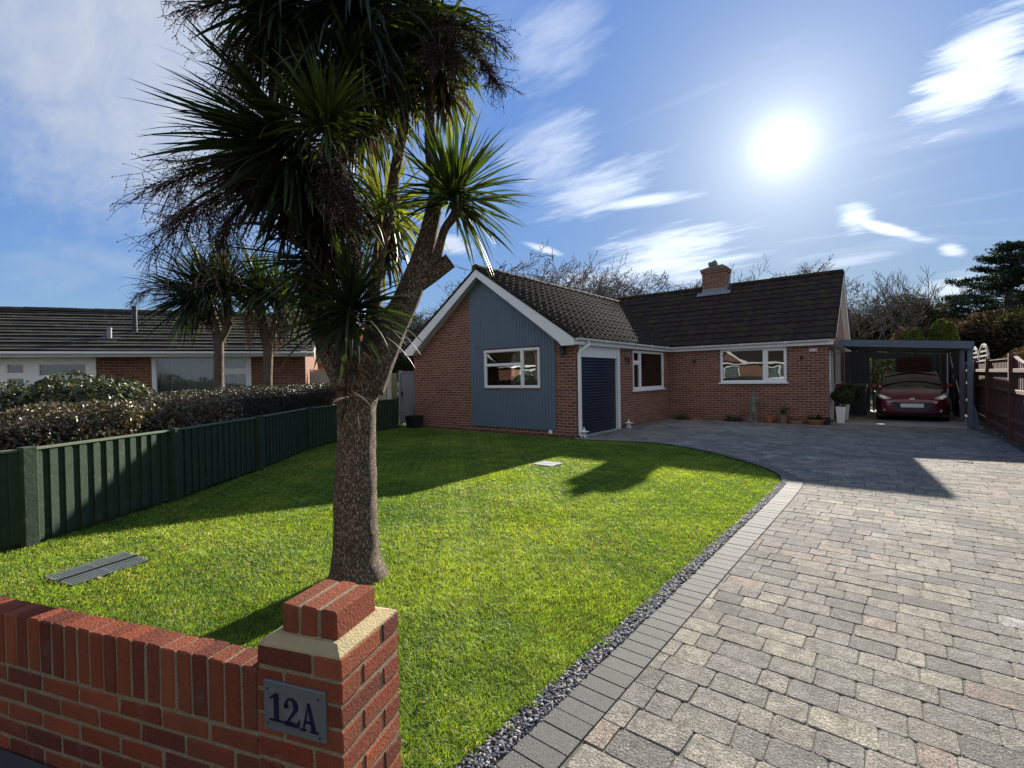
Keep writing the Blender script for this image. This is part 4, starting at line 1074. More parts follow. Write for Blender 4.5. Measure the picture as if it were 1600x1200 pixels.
limb(tk,[px(668,425),px(683,398,3.6),px(694,360,3.55),px(712,332,3.5),px(716,300,3.5)],[.04,.036,.03,.035,.04],14,.05,9)
limb(tk,[px(575,590,3.7),px(584,500,3.85),px(588,425,3.9),px(608,330,3.9),px(618,268,3.9),px(630,200,3.9),px(640,110,3.9),px(640,50,3.9)],[.09,.065,.055,.048,.046,.044,.04,.035],16,.06,9)
limb(tk,[px(548,600,3.6),px(522,540,3.55),px(500,480,3.5),px(500,410,3.45),px(512,330,3.4),px(528,230,3.4),px(540,120,3.4),px(556,30,3.4)],[.13,.125,.105,.09,.085,.075,.06,.05],18,.07,9)
limb(tk,[px(505,440,3.45),px(480,350,3.3),px(462,270,3.2),px(450,225,3.15)],[.06,.055,.05,.05],14,.05,9)
limb(tk,[px(530,250,3.4),px(505,130,3.35),px(440,40,3.3),px(425,-10,3.3)],[.05,.045,.045,.04],14,.05,9)
limb(tk,[px(550,600,3.45),px(545,540,3.35),px(545,480,3.25)],[.07,.05,.045],14,.05,9)
limb(tk,[px(500,470,3.5),px(488,430,3.35),px(482,405,3.3)],[.05,.04,.04],12,.05,9)
limb(tk,[px(585,470,3.85),px(600,400,4.1),px(604,330,4.15)],[.04,.04,.04],12,.05,9)
tk.build('trunk',M['palm_bark'],PT,world=True,smooth=True)
e_=MB(); c0=px(703,408); dd=(px(703,408)-px(676,428)).normalized(); e_.tube([c0,c0+dd*.004],.062,16); e_.build('sawn_end',M['stub'],PT,world=True)
G1=((.008,.015,.005),(.022,.038,.010)); G2=((.022,.040,.010),(.055,.080,.020)); G3=((.10,.13,.03),(.17,.19,.05))  # dark silhouette tone and sunlit yellow are put into these leaf colours
def ax(x,y,d=0): return np.array(CR*x-CU*y+CF*d)
hd=[  # px,py,depth, axis(px), n, L, w, thetas, droop, colours
 (452,228,3.15,(-1,.22,-.25),150,.72,.032,(3,64),.6,G1),
 (450,240,3.2,(-.3,.5,-.1),170,.62,.032,(20,110),1.2,G1),
 (468,320,3.3,(-.4,.5,0),180,.56,.03,(40,150),1.5,G1),
 (507,182,3.0,(0,-.75,-.75),190,.40,.022,(5,112),.7,G2),
 (556,5,3.4,(0,-1,-.1),240,.78,.036,(40,155),1.5,G1),
 (430,-8,3.3,(-.2,-1,0),170,.60,.034,(50,150),1.5,G1),
 (640,10,3.9,(.1,-1,0),180,.72,.034,(40,155),1.4,G1),
 (690,55,3.66,(.3,-1,0),150,.46,.028,(30,150),1.4,G2),
 (715,296,3.5,(.5,-.75,-.1),210,.54,.026,(5,125),.55,G2),
 (545,476,3.25,(-.05,-1,-.35),170,.48,.030,(5,125),.75,G1),
 (482,402,3.3,(-.8,-.3,-.2),90,.52,.024,(10,95),.5,G1),
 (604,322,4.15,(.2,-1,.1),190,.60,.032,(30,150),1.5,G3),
 (585,150,4.1,(.1,-1,.1),150,.62,.032,(40,155),1.5,G2),
 (548,95,3.3,(-.1,-1,-.4),130,.50,.030,(30,150),1.4,G1),
 (470,110,3.5,(-.5,.1,.2),110,.42,.026,(20,115),1.2,G1),
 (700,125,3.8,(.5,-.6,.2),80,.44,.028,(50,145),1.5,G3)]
for i,(x,y,d,a,n,L,w,th,dr,cl_) in enumerate(hd):
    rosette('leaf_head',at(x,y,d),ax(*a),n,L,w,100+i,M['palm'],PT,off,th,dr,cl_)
# hanging dead leaves on the stems
DC=((.030,.022,.014),(.07,.05,.03))
for i,(x,y,d,n,L) in enumerate([(512,300,3.38,130,.42),(505,380,3.4,110,.38),(520,215,3.35,110,.45),(560,90,3.4,90,.45),(640,80,3.9,90,.45),(604,350,4.12,60,.35),(455,262,3.18,50,.36),(545,512,3.28,40,.22),(430,20,3.3,50,.36),(690,95,3.66,60,.3)]):
    rosette('dead_leaves',at(x,y,d),(0,0,1),n,L,.026,300+i,M['deadleaf'],PT,off,(75,165),1.6,DC,tip=0,back=.35 if d<3.45 else .15)
PC=((.032,.019,.015),(.075,.048,.036))
for i,(x,y,d,a,L,n1,sp) in enumerate([(450,232,3.15,(-.95,.25,-.1),.78,80,.42),(440,245,3.2,(-.7,.65,.1),.74,80,.45),(455,250,3.1,(-.85,.5,-.3),.84,80,.4),
   (512,205,3.0,(.12,1,-.2),.50,44,.35),(525,215,3.05,(.22,1,-.1),.48,36,.35),(700,40,3.6,(.6,.15,-.2),.44,44,.6),(690,50,3.5,(-.1,.6,-.4),.42,80,.6),(720,60,3.7,(.5,.5,0),.44,80,.6),(690,20,3.5,(.3,.8,-.3),.46,80,.6),
   (430,15,3.3,(-.6,.6,0),.60,60,.45),(405,40,3.35,(-.2,1,0),.66,70,.45),(400,-5,3.25,(-.9,.2,-.1),.50,40,.4),(545,120,3.2,(.0,1,-.3),.40,30,.4),(545,330,3.3,(.1,1,-.1),.42,34,.3),(560,370,3.35,(0,1,0),.38,30,.3),(500,300,3.3,(-.3,1,-.1),.40,28,.35)]):
    panicle('seed_spray',at(x,y,d),ax(*a),L,400+i,PT,off,n1,sp,.5,PC)

# ---------------------------------------------------------------- the two smaller ones over the hedge
def small_palm(bx,by,bd,label,heads,stems,pan):
    b=at(bx,by,bd); o=np.array([b.x,b.y,0]); T=thing('cabbage_palm',label,'palm tree',tuple(o),group='cabbage palms over the hedge')
    t=MB()
    limb(t,[(b.x,b.y,-.05),(b.x,b.y,.2)]+[at(*s[:3]) for s in stems[0]],[.14,.10]+[s[3] for s in stems[0]],14,.07,8)
    for st in stems[1:]: limb(t,[at(*s[:3]) for s in st],[s[3] for s in st],12,.05,8)
    t.build('trunk',M['palm_bark'],T,world=True,smooth=True)
    for i,(x,y,d,a,n,L,w,th,dr,c_) in enumerate(heads): rosette('leaf_head',at(x,y,d),ax(*a),n,L,w,int(bx)+i,M['palm'],T,o,th,dr,c_)
    for i,(x,y,d,a,L,n1) in enumerate(pan): panicle('seed_spray',at(x,y,d),ax(*a),L,int(bx)*2+i,T,o,n1,.45,.6,((.12,.07,.045),(.24,.15,.10)) if i else PC,.0042,False)
    for i,(x,y,d,a,n,L,w,th,dr,c_) in enumerate(heads[:2]): rosette('dead_leaves',at(x,y+18,d),(0,0,1),60,.5,.03,int(bx)+50+i,M['deadleaf'],T,o,(75,165),1.5,DC,tip=0,back=.3)
small_palm(342,640,10.4,'smaller cabbage palm over the hedge in front of the wide net-curtained window',
 [(325,450,10.4,(-.5,-.9,0),260,1.12,.05,(5,130),.75,G1),(350,438,10.3,(.1,-1,-.3),230,.85,.045,(5,125),.6,G2),(300,465,10.5,(-.9,-.3,0),190,1.08,.045,(5,115),.8,G1)],
 [[(342,600,10.4,.10),(342,550,10.4,.095),(340,520,10.4,.11),(332,490,10.4,.08),(325,455,10.4,.06)],[(342,535,10.4,.08),(358,500,10.35,.07),(352,445,10.3,.06)],[(335,500,10.4,.06),(310,485,10.45,.05),(302,468,10.5,.05)]],
 [(300,450,10.45,(-.95,-.1,0),1.15,46),(372,465,10.3,(.6,.5,0),.7,40),(380,490,10.3,(.3,1,0),.6,30)])
small_palm(419,640,10.6,'smaller cabbage palm over the hedge in front of the plain brick wall near the corner',
 [(405,450,10.6,(-.1,-1,0),240,1.0,.045,(5,130),.7,G2),(436,462,10.7,(.6,-.8,0),220,1.0,.045,(5,125),.7,G2)],
 [[(418,600,10.6,.10),(419,560,10.6,.095),(417,535,10.6,.10),(408,495,10.6,.07),(405,455,10.6,.06)],[(419,545,10.6,.07),(430,500,10.65,.06),(436,466,10.7,.06)]],
 [(440,470,10.6,(.2,1,-.2),.75,46),(425,490,10.5,(.1,1,0),.7,40),(450,480,10.6,(.6,.8,0),.6,30)])

# ---------------------------------------------------------------- leaf clouds
def leaves(name,P,size,seed,mat,parent,cols,off=(0,0,0),elong=1.9,up=.3,out=None,outk=.6):
    r=np.random.default_rng(seed); n=len(P); s=r.uniform(size[0],size[1],n)
    N=r.normal(0,1,(n,3)); N[:,2]+=up
    if out is not None: N=norm(N)+out*outk
    N=norm(N); A=norm(np.cross(N,r.normal(0,1,(n,3)))); B=np.cross(N,A)
    a=(A*(s*elong/2)[:,None]); b=B*(s/2)[:,None]; cup=N*(s*.18)[:,None]
    V=np.stack([P-a,P-b*1.0-a*.1+cup,P+a,P+b*1.0-a*.1+cup],1)
    q=(np.arange(n)*4)[:,None]; t1=q+np.array([0,1,2]); t2=q+np.array([0,2,3])
    w=r.random((n,1)); C=np.array(cols)[r.integers(0,len(cols),n)]*r.uniform(.7,1.25,(n,1))
    return npmesh(name,V.reshape(-1,3)-np.array(off),None,mat,parent,np.repeat(C,4,0),np.concatenate([t1,t2]))
def nz3(P,f,s=0):
    x,y,z=P[:,0]*f,P[:,1]*f,P[:,2]*f
    return (np.sin(x+s)+np.sin(y*1.2+s*2)+np.sin(z*1.1+s*3)+np.sin((x+y+z)*.8+s*5)+np.sin((x-z)*1.7+s)+np.sin((y-x)*1.5+z+s*4))/6
def hedge(name,label,cat,path,th,h0,h1,n,size,seed,mat,cols,rough=.10,elong=1.6,z0=.1):
    P=catmull(path,8); r=np.random.default_rng(seed); seg=np.linalg.norm(np.diff(P,axis=0),axis=1); S=np.concatenate([[0],np.cumsum(seg)])
    c=P.mean(0); T=thing(name,label,cat,(c[0],c[1],0)); off=np.array([c[0],c[1],0])
    u=r.uniform(0,S[-1],n); X=np.interp(u,S,P[:,0]); Y=np.interp(u,S,P[:,1]); G=np.gradient(P,axis=0); G/=np.linalg.norm(G,axis=1)[:,None]
    nx=-np.interp(u,S,G[:,1]); ny=np.interp(u,S,G[:,0]); H=np.interp(u/S[-1],[0,1],[h0,h1])
    a=r.uniform(-.25,math.pi+.25,n); ca=np.cos(a); sa=np.sin(a); e=.45
    ex=np.sign(ca)*np.abs(ca)**e*th/2; ez=np.where(sa>0,np.abs(sa)**e,0)*(H-z0)*1.0
    side=r.random(n)<.55; ex=np.where(side,np.sign(r.random(n)-.5)*th/2,ex); ez=np.where(side,r.random(n)*(H-z0),ez)
    dep=r.exponential(.05,n); k=np.clip(1-dep/th*2,.1,1); kz=np.clip(1-dep/H,.1,1)
    Q=np.stack([X+nx*ex*k,Y+ny*ex*k,z0+ez*kz],1)
    bump_=nz3(Q,2.6,seed)*.6+nz3(Q,7,seed+1)*.5
    Q[:,0]+=nx*np.sign(ex)*bump_*rough; Q[:,1]+=ny*np.sign(ex)*bump_*rough; Q[:,2]+=bump_*rough*1.1*(ez/(H-z0))
    endm=np.minimum(u,S[-1]-u); Q[:,2]=np.where(endm<.35,z0+(Q[:,2]-z0)*(.6+.4*endm/.35),Q[:,2])
    out=norm(np.stack([nx*ex,ny*ex,(ez-(H)*.6)],1))
    leaves('foliage',Q,size,seed,mat,T,cols,off,elong,.25,out,.5)
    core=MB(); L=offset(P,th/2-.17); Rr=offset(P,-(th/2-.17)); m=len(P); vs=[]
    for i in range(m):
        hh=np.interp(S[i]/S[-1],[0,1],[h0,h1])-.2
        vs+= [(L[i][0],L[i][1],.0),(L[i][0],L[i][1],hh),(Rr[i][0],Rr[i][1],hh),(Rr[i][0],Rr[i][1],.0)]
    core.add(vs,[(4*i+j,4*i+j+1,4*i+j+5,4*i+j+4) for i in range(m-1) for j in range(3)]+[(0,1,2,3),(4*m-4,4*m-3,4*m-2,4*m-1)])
    core.build('branches',M['soil'],T,world=True)  # solid dark core, added unseen inside the foliage to block light
    # bare twigs sticking out
    k=n//14; idx=r.integers(0,n,k); p0=Q[idx]-out[idx]*.15; dd=norm(out[idx]+r.normal(0,.45,(k,3))); Lg=r.uniform(.08,.26,k)[:,None]
    PP=np.stack([p0,p0+dd*Lg*.5,p0+dd*Lg+r.normal(0,.012,(k,3))],1)-off
    strands('twigs',PP,np.tile([.003,.0022,.001],(k,1)),M['bark'],T)
    return T
def bush(name,label,cat,c,rx,ry,rz,n,size,seed,mat,cols,lobes=9,elong=1.8,group=None,stem=True,up=.3,branches=True):
    r=np.random.default_rng(seed); T=thing(name,label,cat,(c[0],c[1],c[2]),group=group); off=np.array(c,float)
    lc=norm(r.normal(0,1,(lobes,3))); lc[:,2]=np.abs(lc[:,2])*.8-.05; ls=r.uniform(.35,.6,lobes); lc*=(1-ls*.75)[:,None]
    k=r.integers(0,lobes,n); v=norm(r.normal(0,1,(n,3))); rad=ls[k]*(1-r.exponential(.10,n).clip(0,.9))
    Q=lc[k]+v*rad[:,None]; Q=Q*np.array([rx,ry,rz])+np.array([0,0,rz*.98]); Q[:,2]=np.abs(Q[:,2])
    Q+=nz3(Q,5,seed)[:,None]*v*.06*rx
    Q+=off; leaves('foliage',Q,size,seed,mat,T,cols,off,elong,up,v,.5)
    if branches:
        m=26; d=norm(r.normal(0,1,(m,3))+np.array([0,0,1.1])); Lg=r.uniform(.6,.95,m)[:,None]*np.array([rx,ry,rz*1.7])
        P=np.stack([d*0+np.array([0,0,0]),d*Lg*.35,d*Lg*.7+r.normal(0,.04*rx,(m,3)),d*Lg],1); P[...,2]=np.abs(P[...,2])
        strands('branches',P,np.tile(np.array([.02,.014,.009,.004])*max(rx,.3),(m,1)),M['bark'],T,n=4)
    return T

LG=[(.035,.060,.018),(.055,.085,.025),(.025,.045,.014)]
hedge('shrub_hedge','loose pale-leaved shrub hedge spilling over the left end of the green fence','hedge',[(-6.95,-2.6),(-7.25,-.9),(-7.55,.55),(-8.15,2.0),(-9.1,3.3)],1.15,1.20,1.28,70000,(.018,.034),21,M['leaf'],[(.075,.07,.04),(.13,.11,.07),(.05,.055,.03),(.14,.08,.05),(.09,.05,.035),(.22,.20,.13)],.17,1.7)
hedge('clipped_hedge','dark clipped small-leaved hedge behind the middle of the green fence, in front of the window','hedge',[(-8.7,2.15),(-9.6,3.6),(-11.1,5.4),(-12.7,7.9),(-13.4,9.2)],.95,1.40,1.42,80000,(.016,.028),22,M['leaf'],[(.022,.028,.013),(.035,.036,.018),(.018,.024,.011),(.060,.036,.024)],.07,1.5)
b=at(118,640,9.6); bush('rhododendron','broad glossy-leaved evergreen bush behind the pale shrub hedge, below the white-framed window','bush',(b.x,b.y,0),1.55,1.35,.92,13000,(.035,.06),23,M['leaf'],[(.032,.042,.018),(.055,.065,.028),(.022,.034,.013),(.12,.12,.06)],12,2.4)

# ---------------------------------------------------------------- bare winter trees
def bare_tree_mesh(seed,H,spread=.55,levels=6,kids=3,upk=.25,trunk=.30,fork=.3,twigs=2):
    r=random.Random(seed); segs=[]
    def grow(p,d,L,rad,lev):
        n=4 if lev<3 else 3; pts=[p]; rs=[rad]
        for k in range(n):
            d=(d+Vector((r.gauss(0,.20),r.gauss(0,.20),r.gauss(0,.13)+upk*.12))).normalized()
            p=p+d*(L/n); pts.append(p); rs.append(rad*(1-.42*(k+1)/n))
        segs.append((pts,rs,lev))
        if lev>=levels: return
        kk=kids+(1 if lev in(1,2) else 0)
        for i in range(kk):
            f=r.uniform(.35,1.0) if i else 1.0
            ii=min(int(f*n),n); q=pts[ii]
            a=d.orthogonal().normalized(); a.rotate(Matrix.Rotation(r.uniform(0,6.283),3,d))
            sp=spread*r.uniform(.6,1.35)*(0.45 if i==0 else 1)
            nd=(d+a*sp+Vector((0,0,upk*.35))).normalized()
            grow(q,nd,L*r.uniform(.58,.84),rs[ii]*(.78 if i==0 else .58),lev+1)
    grow(Vector((0,0,-.2)),Vector((0,0,1)),H*fork,H*trunk*.07,0)
    A=[];B=[];mb=MB()
    for pts,rs,lev in segs:
        if lev<3: mb.tube(pts,[max(x,.02) for x in rs],7,cap=False)
    P=[[list(q) for q in pts] for pts,rs,lev in segs if lev>=3]; Rr=[[max(x,.0085) for x in rs] for pts,rs,lev in segs if lev>=3]
    return mb,np.array(P),np.array(Rr)
def bare_tree(seed,name,label,cat,H,**kw):
    mb,P,Rr=bare_tree_mesh(seed,H,**kw); T=thing(name,label,cat)
    mb.build('trunk',M['bark'],T); strands('crown',P,Rr,M['bark'],T); return T
protos=[bare_tree(31,'bare_tree','x','tree',10,spread=.95,levels=7,upk=.12,fork=.22,trunk=.24),bare_tree(32,'bare_tree','x','tree',10,spread=1.1,levels=7,upk=.08,fork=.20,trunk=.26),bare_tree(33,'bare_tree','x','tree',10,spread=.85,levels=7,upk=.2,fork=.24,trunk=.22)]
slim=bare_tree(37,'bare_tree','slender young bare tree rising alone behind the carport','tree',9,spread=.60,levels=6,kids=3,upk=.45,fork=.26,trunk=.17)
hcache={}
def place(T,x,depth,ytop,label=None,group='bare winter trees behind the bungalow',wide=1.0):
    b=at(x,590,depth); key=tuple(sorted(ch.data.name for ch in T.children))
    if key not in hcache:
        h=0
        for ch in T.children:
            a=np.empty(len(ch.data.vertices)*3,np.float32); ch.data.vertices.foreach_get('co',a); h=max(h,a[2::3].max())
        hcache[key]=float(h)
    s=at(x,ytop,depth).z/hcache[key]; T.location=(b.x,b.y,0); T.scale=(s*wide,s*wide,s); T.rotation_euler.z=rnd.uniform(0,6.28)
    if label: T['label']=label
    if group: T['group']=group
    return T
TL=[ # px, depth, ytop, proto, label
 (612,46,470,0,'bare tree between the palm trunk and the front gable, nearer the trunk'),(655,44,455,1,'bare tree just left of the front gable'),(690,52,440,2,'bare tree behind the left slope of the front gable'),
 (722,50,430,0,'bare tree just left of the gable peak'),(765,54,402,1,'bare tree just right of the gable peak'),(808,50,408,2,'low bare tree over the upper garage roof'),(846,46,418,0,'bare tree over the middle of the garage ridge, left of the tallest one'),
 (893,44,402,2,'broad dense bare tree over the garage ridge'),(935,48,404,1,'bare tree where the garage ridge slopes down, tallest there'),(972,46,430,0,'bare tree at the meeting of the two ridges'),
 (1018,44,426,1,'spreading bare tree over the left part of the main ridge'),(1068,40,415,0,'gnarled bare oak just left of the chimney'),(1098,52,436,2,'thin bare tree right behind the left side of the chimney'),
 (1135,50,418,2,'bare tree right behind the right side of the chimney'),(1165,46,412,1,'bare tree just right of the chimney'),(1262,52,416,0,'bare tree top peeping over the main ridge near its right end'),
 (1338,40,462,1,'bare tree just right of the main gable'),(1372,46,478,0,'bare tree left behind the slender young tree'),(1418,44,470,2,'bare tree right behind the slender young tree'),
 (1447,38,455,1,'bare tree left of the cedar, over the middle of the carport'),(1480,42,448,0,'bare tree left of the cedar with the densest twigs'),(1512,40,452,2,'bare tree touching the left branches of the cedar'),
 (1548,44,470,1,'bare tree behind the cedar trunk'),(1590,40,478,0,'bare tree behind the right side of the cedar'),(1640,38,440,1,'bare tree out past the cedar'),
 (560,60,480,2,'bare tree far behind the palm trunk'),(520,62,505,1,'bare tree far behind the palm, over the neighbouring roof end')]
usedp=set()
for x,d,yt,k,lab in TL:
    T=protos[k] if k not in usedp else copy_tree(protos[k]); usedp.add(k)
    place(T,x,d,yt,lab,wide=rnd.uniform(.95,1.25))
place(slim,1386,30,396,None,None,.95)

# dark evergreen and brown thicket masses behind the carport
DK=[(.020,.028,.012),(.030,.038,.016),(.045,.040,.022)]
BR=[(.070,.048,.034),(.095,.064,.044),(.052,.040,.030)]
def crown_bush(x,depth,ytop,rx,label,cols,n,seed,mat='leaf_far',name='evergreen_tree',cat='tree',size=(.06,.13),ybase=0.0,group='dense trees behind the carport'):
    b=at(x,590,depth); h=at(x,ytop,depth).z
    return bush(name,label,cat,(b.x,b.y,ybase),rx,rx,(h-ybase)/1.75,int(n*4),size,seed,M[mat],cols,14,1.5,group)
crown_bush(1402,36,470,3.6,'dark rounded evergreen tree behind the left half of the carport roof',DK,5200,51)
crown_bush(1360,42,505,3.4,'dark low evergreen between the main gable and the rounded evergreen',DK,3600,52)
crown_bush(1447,34,503,2.8,'brown-tinged thicket tree behind the middle of the carport roof',DK+BR,4200,53)
crown_bush(1500,30,506,2.4,'red-brown beech thicket left of the cedar trunk',BR,5200,54,'twigleaf')
crown_bush(1545,28,500,2.4,'russet beech thicket below the cedar',BR+DK,5200,55,'twigleaf')
crown_bush(1600,26,494,2.6,'dark brown-green thicket below the right side of the cedar',DK+BR,5200,56)
crown_bush(1660,26,460,3.0,'dark thicket at the far right beyond the fence',DK,4000,57)
crown_bush(1318,48,500,2.6,'dark conifer-like evergreen close behind the main gable edge',DK,2600,58)
crown_bush(630,38,556,2.6,'dark evergreen behind the garden gate',DK,3400,59)
crown_bush(585,44,552,3.0,'dark evergreen far behind the palm trunk',DK,3000,60)
YG=[(.10,.13,.03),(.15,.17,.05),(.07,.10,.025)]
crown_bush(1474,25.5,508,.62,'yellow-green conifer shrub peeping over the carport roof',YG,5200,61,size=(.05,.10),name='conifer_shrub',cat='shrub',group=None)
crown_bush(1428,26,522,.75,'pale green shrub low behind the carport roof, left of the yellow-green conifer',YG,2600,62,size=(.05,.10),name='garden_shrub',cat='shrub',group=None)
crown_bush(1408,27,519,.65,'straw-coloured shrub low behind the carport roof',[(.22,.17,.08),(.16,.14,.06)],2200,63,'twigleaf',size=(.05,.10),name='garden_shrub',cat='shrub',group=None)
b_=Vector((-.25,23.6,0)); bush('laurel_shrub','sunlit laurel shrub seen through the gap in the carport back wall','shrub',tuple(b_),.75,.55,1.15,3600,(.06,.10),64,M['leaf'],[(.14,.16,.05),(.10,.13,.04),(.18,.18,.08)],10,1.7)
b_=gnd(1575,640); bush('ivy_shrub','leafy shrub mass rising behind the brown fence at the right edge','shrub',(3.6,18.5,0),1.4,2.6,1.22,12000,(.035,.065),65,M['twigleaf'],BR+DK,12,1.5)
# cedar
CB=at(1580,590,33); ch_=at(1580,384,33).z
CT=thing('cedar','tall flat-tiered dark cedar at the right edge behind the fence','tree',(CB.x,CB.y,0))
r=random.Random(5); tb=MB(); sg=[];sr_=[];NP=[]
tb.tube([(0,0,-.2),(.1,0,ch_*.3),(-.1,.1,ch_*.6),(.05,0,ch_*.85),(0,0,ch_*.98)],[.42,.34,.24,.12,.05],10)
for i in range(95):
    f=r.uniform(.26,1.0); z=ch_*f; a=r.uniform(0,6.283); L=(1.02-f)**.75*6.2*r.uniform(.6,1.1)+.5
    d=Vector((math.cos(a),math.sin(a),.22)); p=Vector((0,0,z)); pts=[p]
    for k in range(5): d=(d+Vector((r.gauss(0,.12),r.gauss(0,.12),r.gauss(.0,.06)-.02))).normalized(); p=p+d*L/5; pts.append(p)
    sg.append([list(q) for q in pts]); sr_.append([.075*(1-k*.17)*(1.1-f*.6) for k in range(6)])
    for k in range(int(4+L*3.4)):
        t=r.uniform(.3,1.04); ii=min(int(t*5),4); q=pts[ii].lerp(pts[ii+1],min(t*5-ii,1)); side=Vector((-d.y,d.x,0))*r.gauss(0,.22*L*.6)
        NP.append(q+side+Vector((0,0,r.uniform(0,.18))))
tb.build('trunk',M['bark'],CT); strands('limbs',np.array(sg),np.array(sr_),M['bark'],CT,n=5)
rr=np.random.default_rng(8); NPa=np.array([list(p) for p in NP]); kk=np.repeat(np.arange(len(NPa)),26)
Q=NPa[kk]+rr.normal(0,1,(len(kk),3))*np.array([.19,.19,.075]); leaves('foliage',Q,(.05,.10),9,M['needle'],CT,[(.022,.036,.024),(.032,.048,.03),(.045,.06,.04)],(0,0,0),3.2,.8)
print('veg verts', sum(len(o.data.vertices) for o in bpy.data.objects if o.type=='MESH'))
# ---------------------------------------------------------------- green fence on the left
GF=thing('green_fence','low dark green board fence with square posts curving along the left of the lawn','fence',(-8.4,3.7,0))
top=.905
pb_=MB(); rb=MB()
FP=[(-6.02,-1.15)]+FENCE[1:6]+[(-11.95,9.35)]
for i,(x,y) in enumerate(FP):
    post=MB(); d=Vector((FP[min(i+1,len(FP)-1)][0]-FP[max(i-1,0)][0],FP[min(i+1,len(FP)-1)][1]-FP[max(i-1,0)][1],0)).normalized()
    Mp=frameM((x,y,0),d); post.bbox(-.055,.055,-.055,.055,-.1,.935,.006,M=Mp); post.build('post',M['green_fence'],GF,world=True)
for (x0,y0),(x1,y1) in zip(FP[:-1],FP[1:]):
    d=Vector((x1-x0,y1-y0,0)); L=d.length; d.normalize(); Mp=frameM((x0,y0,0),d); s=.06; k=0
    while s<L-.06:
        w_=rnd.uniform(.070,.078) if k%2==0 else rnd.uniform(.060,.07)
        e=min(s+w_,L-.056); 
        if k%2==0: pb_.bbox(s,e,.012,.030,.035+rnd.uniform(-.008,.008),top-.012,.002,M=Mp)
        else: pb_.bbox(s-.006,e+.006,.032,.048,.035,top-.014,.002,M=Mp)
        s=e+.001; k+=1
    rb.bbox(.057,L-.057,-.002,.062,top-.010,top+.014,.003,M=Mp)
    for z in (.25,.68): pb_.box(.057,L-.057,.050,.085,z,z+.06,M=Mp)
pb_.build('boards',M['green_fence'],GF,world=True); rb.build('capping_rail',M['green_rail'],GF,world=True)

# ---------------------------------------------------------------- right hand brown fence
posts=[(1.90,8.4),(1.90,11.3),(1.90,14.13),(1.88,17.09),(1.92,19.9),(1.95,22.7)]
for i,((x0,y0),(x1,y1)) in enumerate(zip(posts[:-1],posts[1:])):
    T=thing('board_fence','',"fence",((x0+x1)/2,(y0+y1)/2,0),group='brown fence panels along the drive')
    T['label']=['nearest red-brown fence panel, beyond the right edge of the photo','brown fence panel with a dipping top between the photo edge and the nearest visible post','brown fence panel between the two tall visible posts','brown fence panel behind the second post, beside the carport','farthest brown fence panel beside the back of the carport'][i]
    d=Vector((x1-x0,y1-y0,0)); L=d.length; Mp=frameM((x0,y0,0),d); bd=MB(); s=.055; k=0
    def topz(s): 
        t=(s-.05)/(L-.1); return 1.70+ (.10 if i==1 else .0)*(t-.5) - (.14*math.sin(math.pi*t)**1.0 if i in(1,) else 0)
    while s<L-.055:
        e=min(s+.098,L-.055); bd.bbox(s,e,-.035-(k%2)*.012,-.022-(k%2)*.012,.22,topz((s+e)/2),.0015,M=Mp); s=(e-.006 if e<L-.056 else L); k+=1
    bd.build('boards',M['brown_fence'],T,world=True)
    rl=MB()
    for z in (.42,1.0,1.42): rl.bbox(.055,L-.055,-.020,.022,z,z+.075,.003,M=Mp)
    n=10
    for a in range(n):
        s0=.055+(L-.11)*a/n; s1=.055+(L-.11)*(a+1)/n; rl.bar(Mp@Vector((s0,-.03,topz(s0)+.012)),Mp@Vector((s1,-.03,topz(s1)+.012)),.06,.022)
    rl.bbox(.055,L-.055,-.045,-.01,.03,.20,.003,M=Mp)
    rl.build('rails',M['brown_fence'],T,world=True)
for i,(x,y) in enumerate(posts):
    p=MB(); p.bbox(-.055,.055,-.055,.055,-.2,1.80 if i in(2,) else 1.76,.006); o=p.build('fence_post',M['brown_fence']); o.location=(x,y,0)
    setp(o,['square brown fence post beyond the right edge of the photo, nearest of all','square brown fence post just beyond the right edge of the photo','tall dark brown fence post nearest the right edge of the photo','second tall brown fence post, in front of the arched trellis','brown fence post half way along the carport side','brown fence post at the back corner of the carport'][i],'post','brown fence posts')
# arched trellis panels
for i,(y0,y1) in enumerate([(21.3,23.5),(23.55,26.4)][::-1]):
    x=2.35; T=thing('trellis_panel',['taller-looking arched slatted trellis panel on the left, farther away','arched slatted trellis panel on the right, nearer, behind the second fence post'][i],'trellis',(x,(y0+y1)/2,0),group='arched trellis panels')
    t=MB(); L=y1-y0; n=12; zb=1.0; zs=1.92; ar=.40
    def az(s): return zs+ar*math.sin(math.pi*s/L)**.75
    for a in range(n):
        s0=L*a/n; s1=L*(a+1)/n; t.bar((x,y0+s0,az(s0)),(x,y0+s1,az(s1)),.05,.055)
    t.box(x-.025,x+.025,y0,y0+.05,zb-.9,az(0)); t.box(x-.025,x+.025,y1-.05,y1,zb-.9,az(L))
    t.build('arch_frame',M['pale_fence'],T,world=True)
    sl=MB(); z=zb-.8
    while z<zs+ar-.06:
        # slat length limited by the arch
        s_=0.02
        while az(s_)<z+.07 and s_<L/2: s_+=.03
        sl.bbox(x-.012,x+.008,y0+s_,y1-s_,z,z+.055,.003); z+=.155
    for s_ in (L*.33,L*.66): sl.box(x+.009,x+.02,y0+s_,y0+s_+.03,zb-.8,az(s_)-.02)
    sl.build('slats',M['pale_fence'],T,world=True)

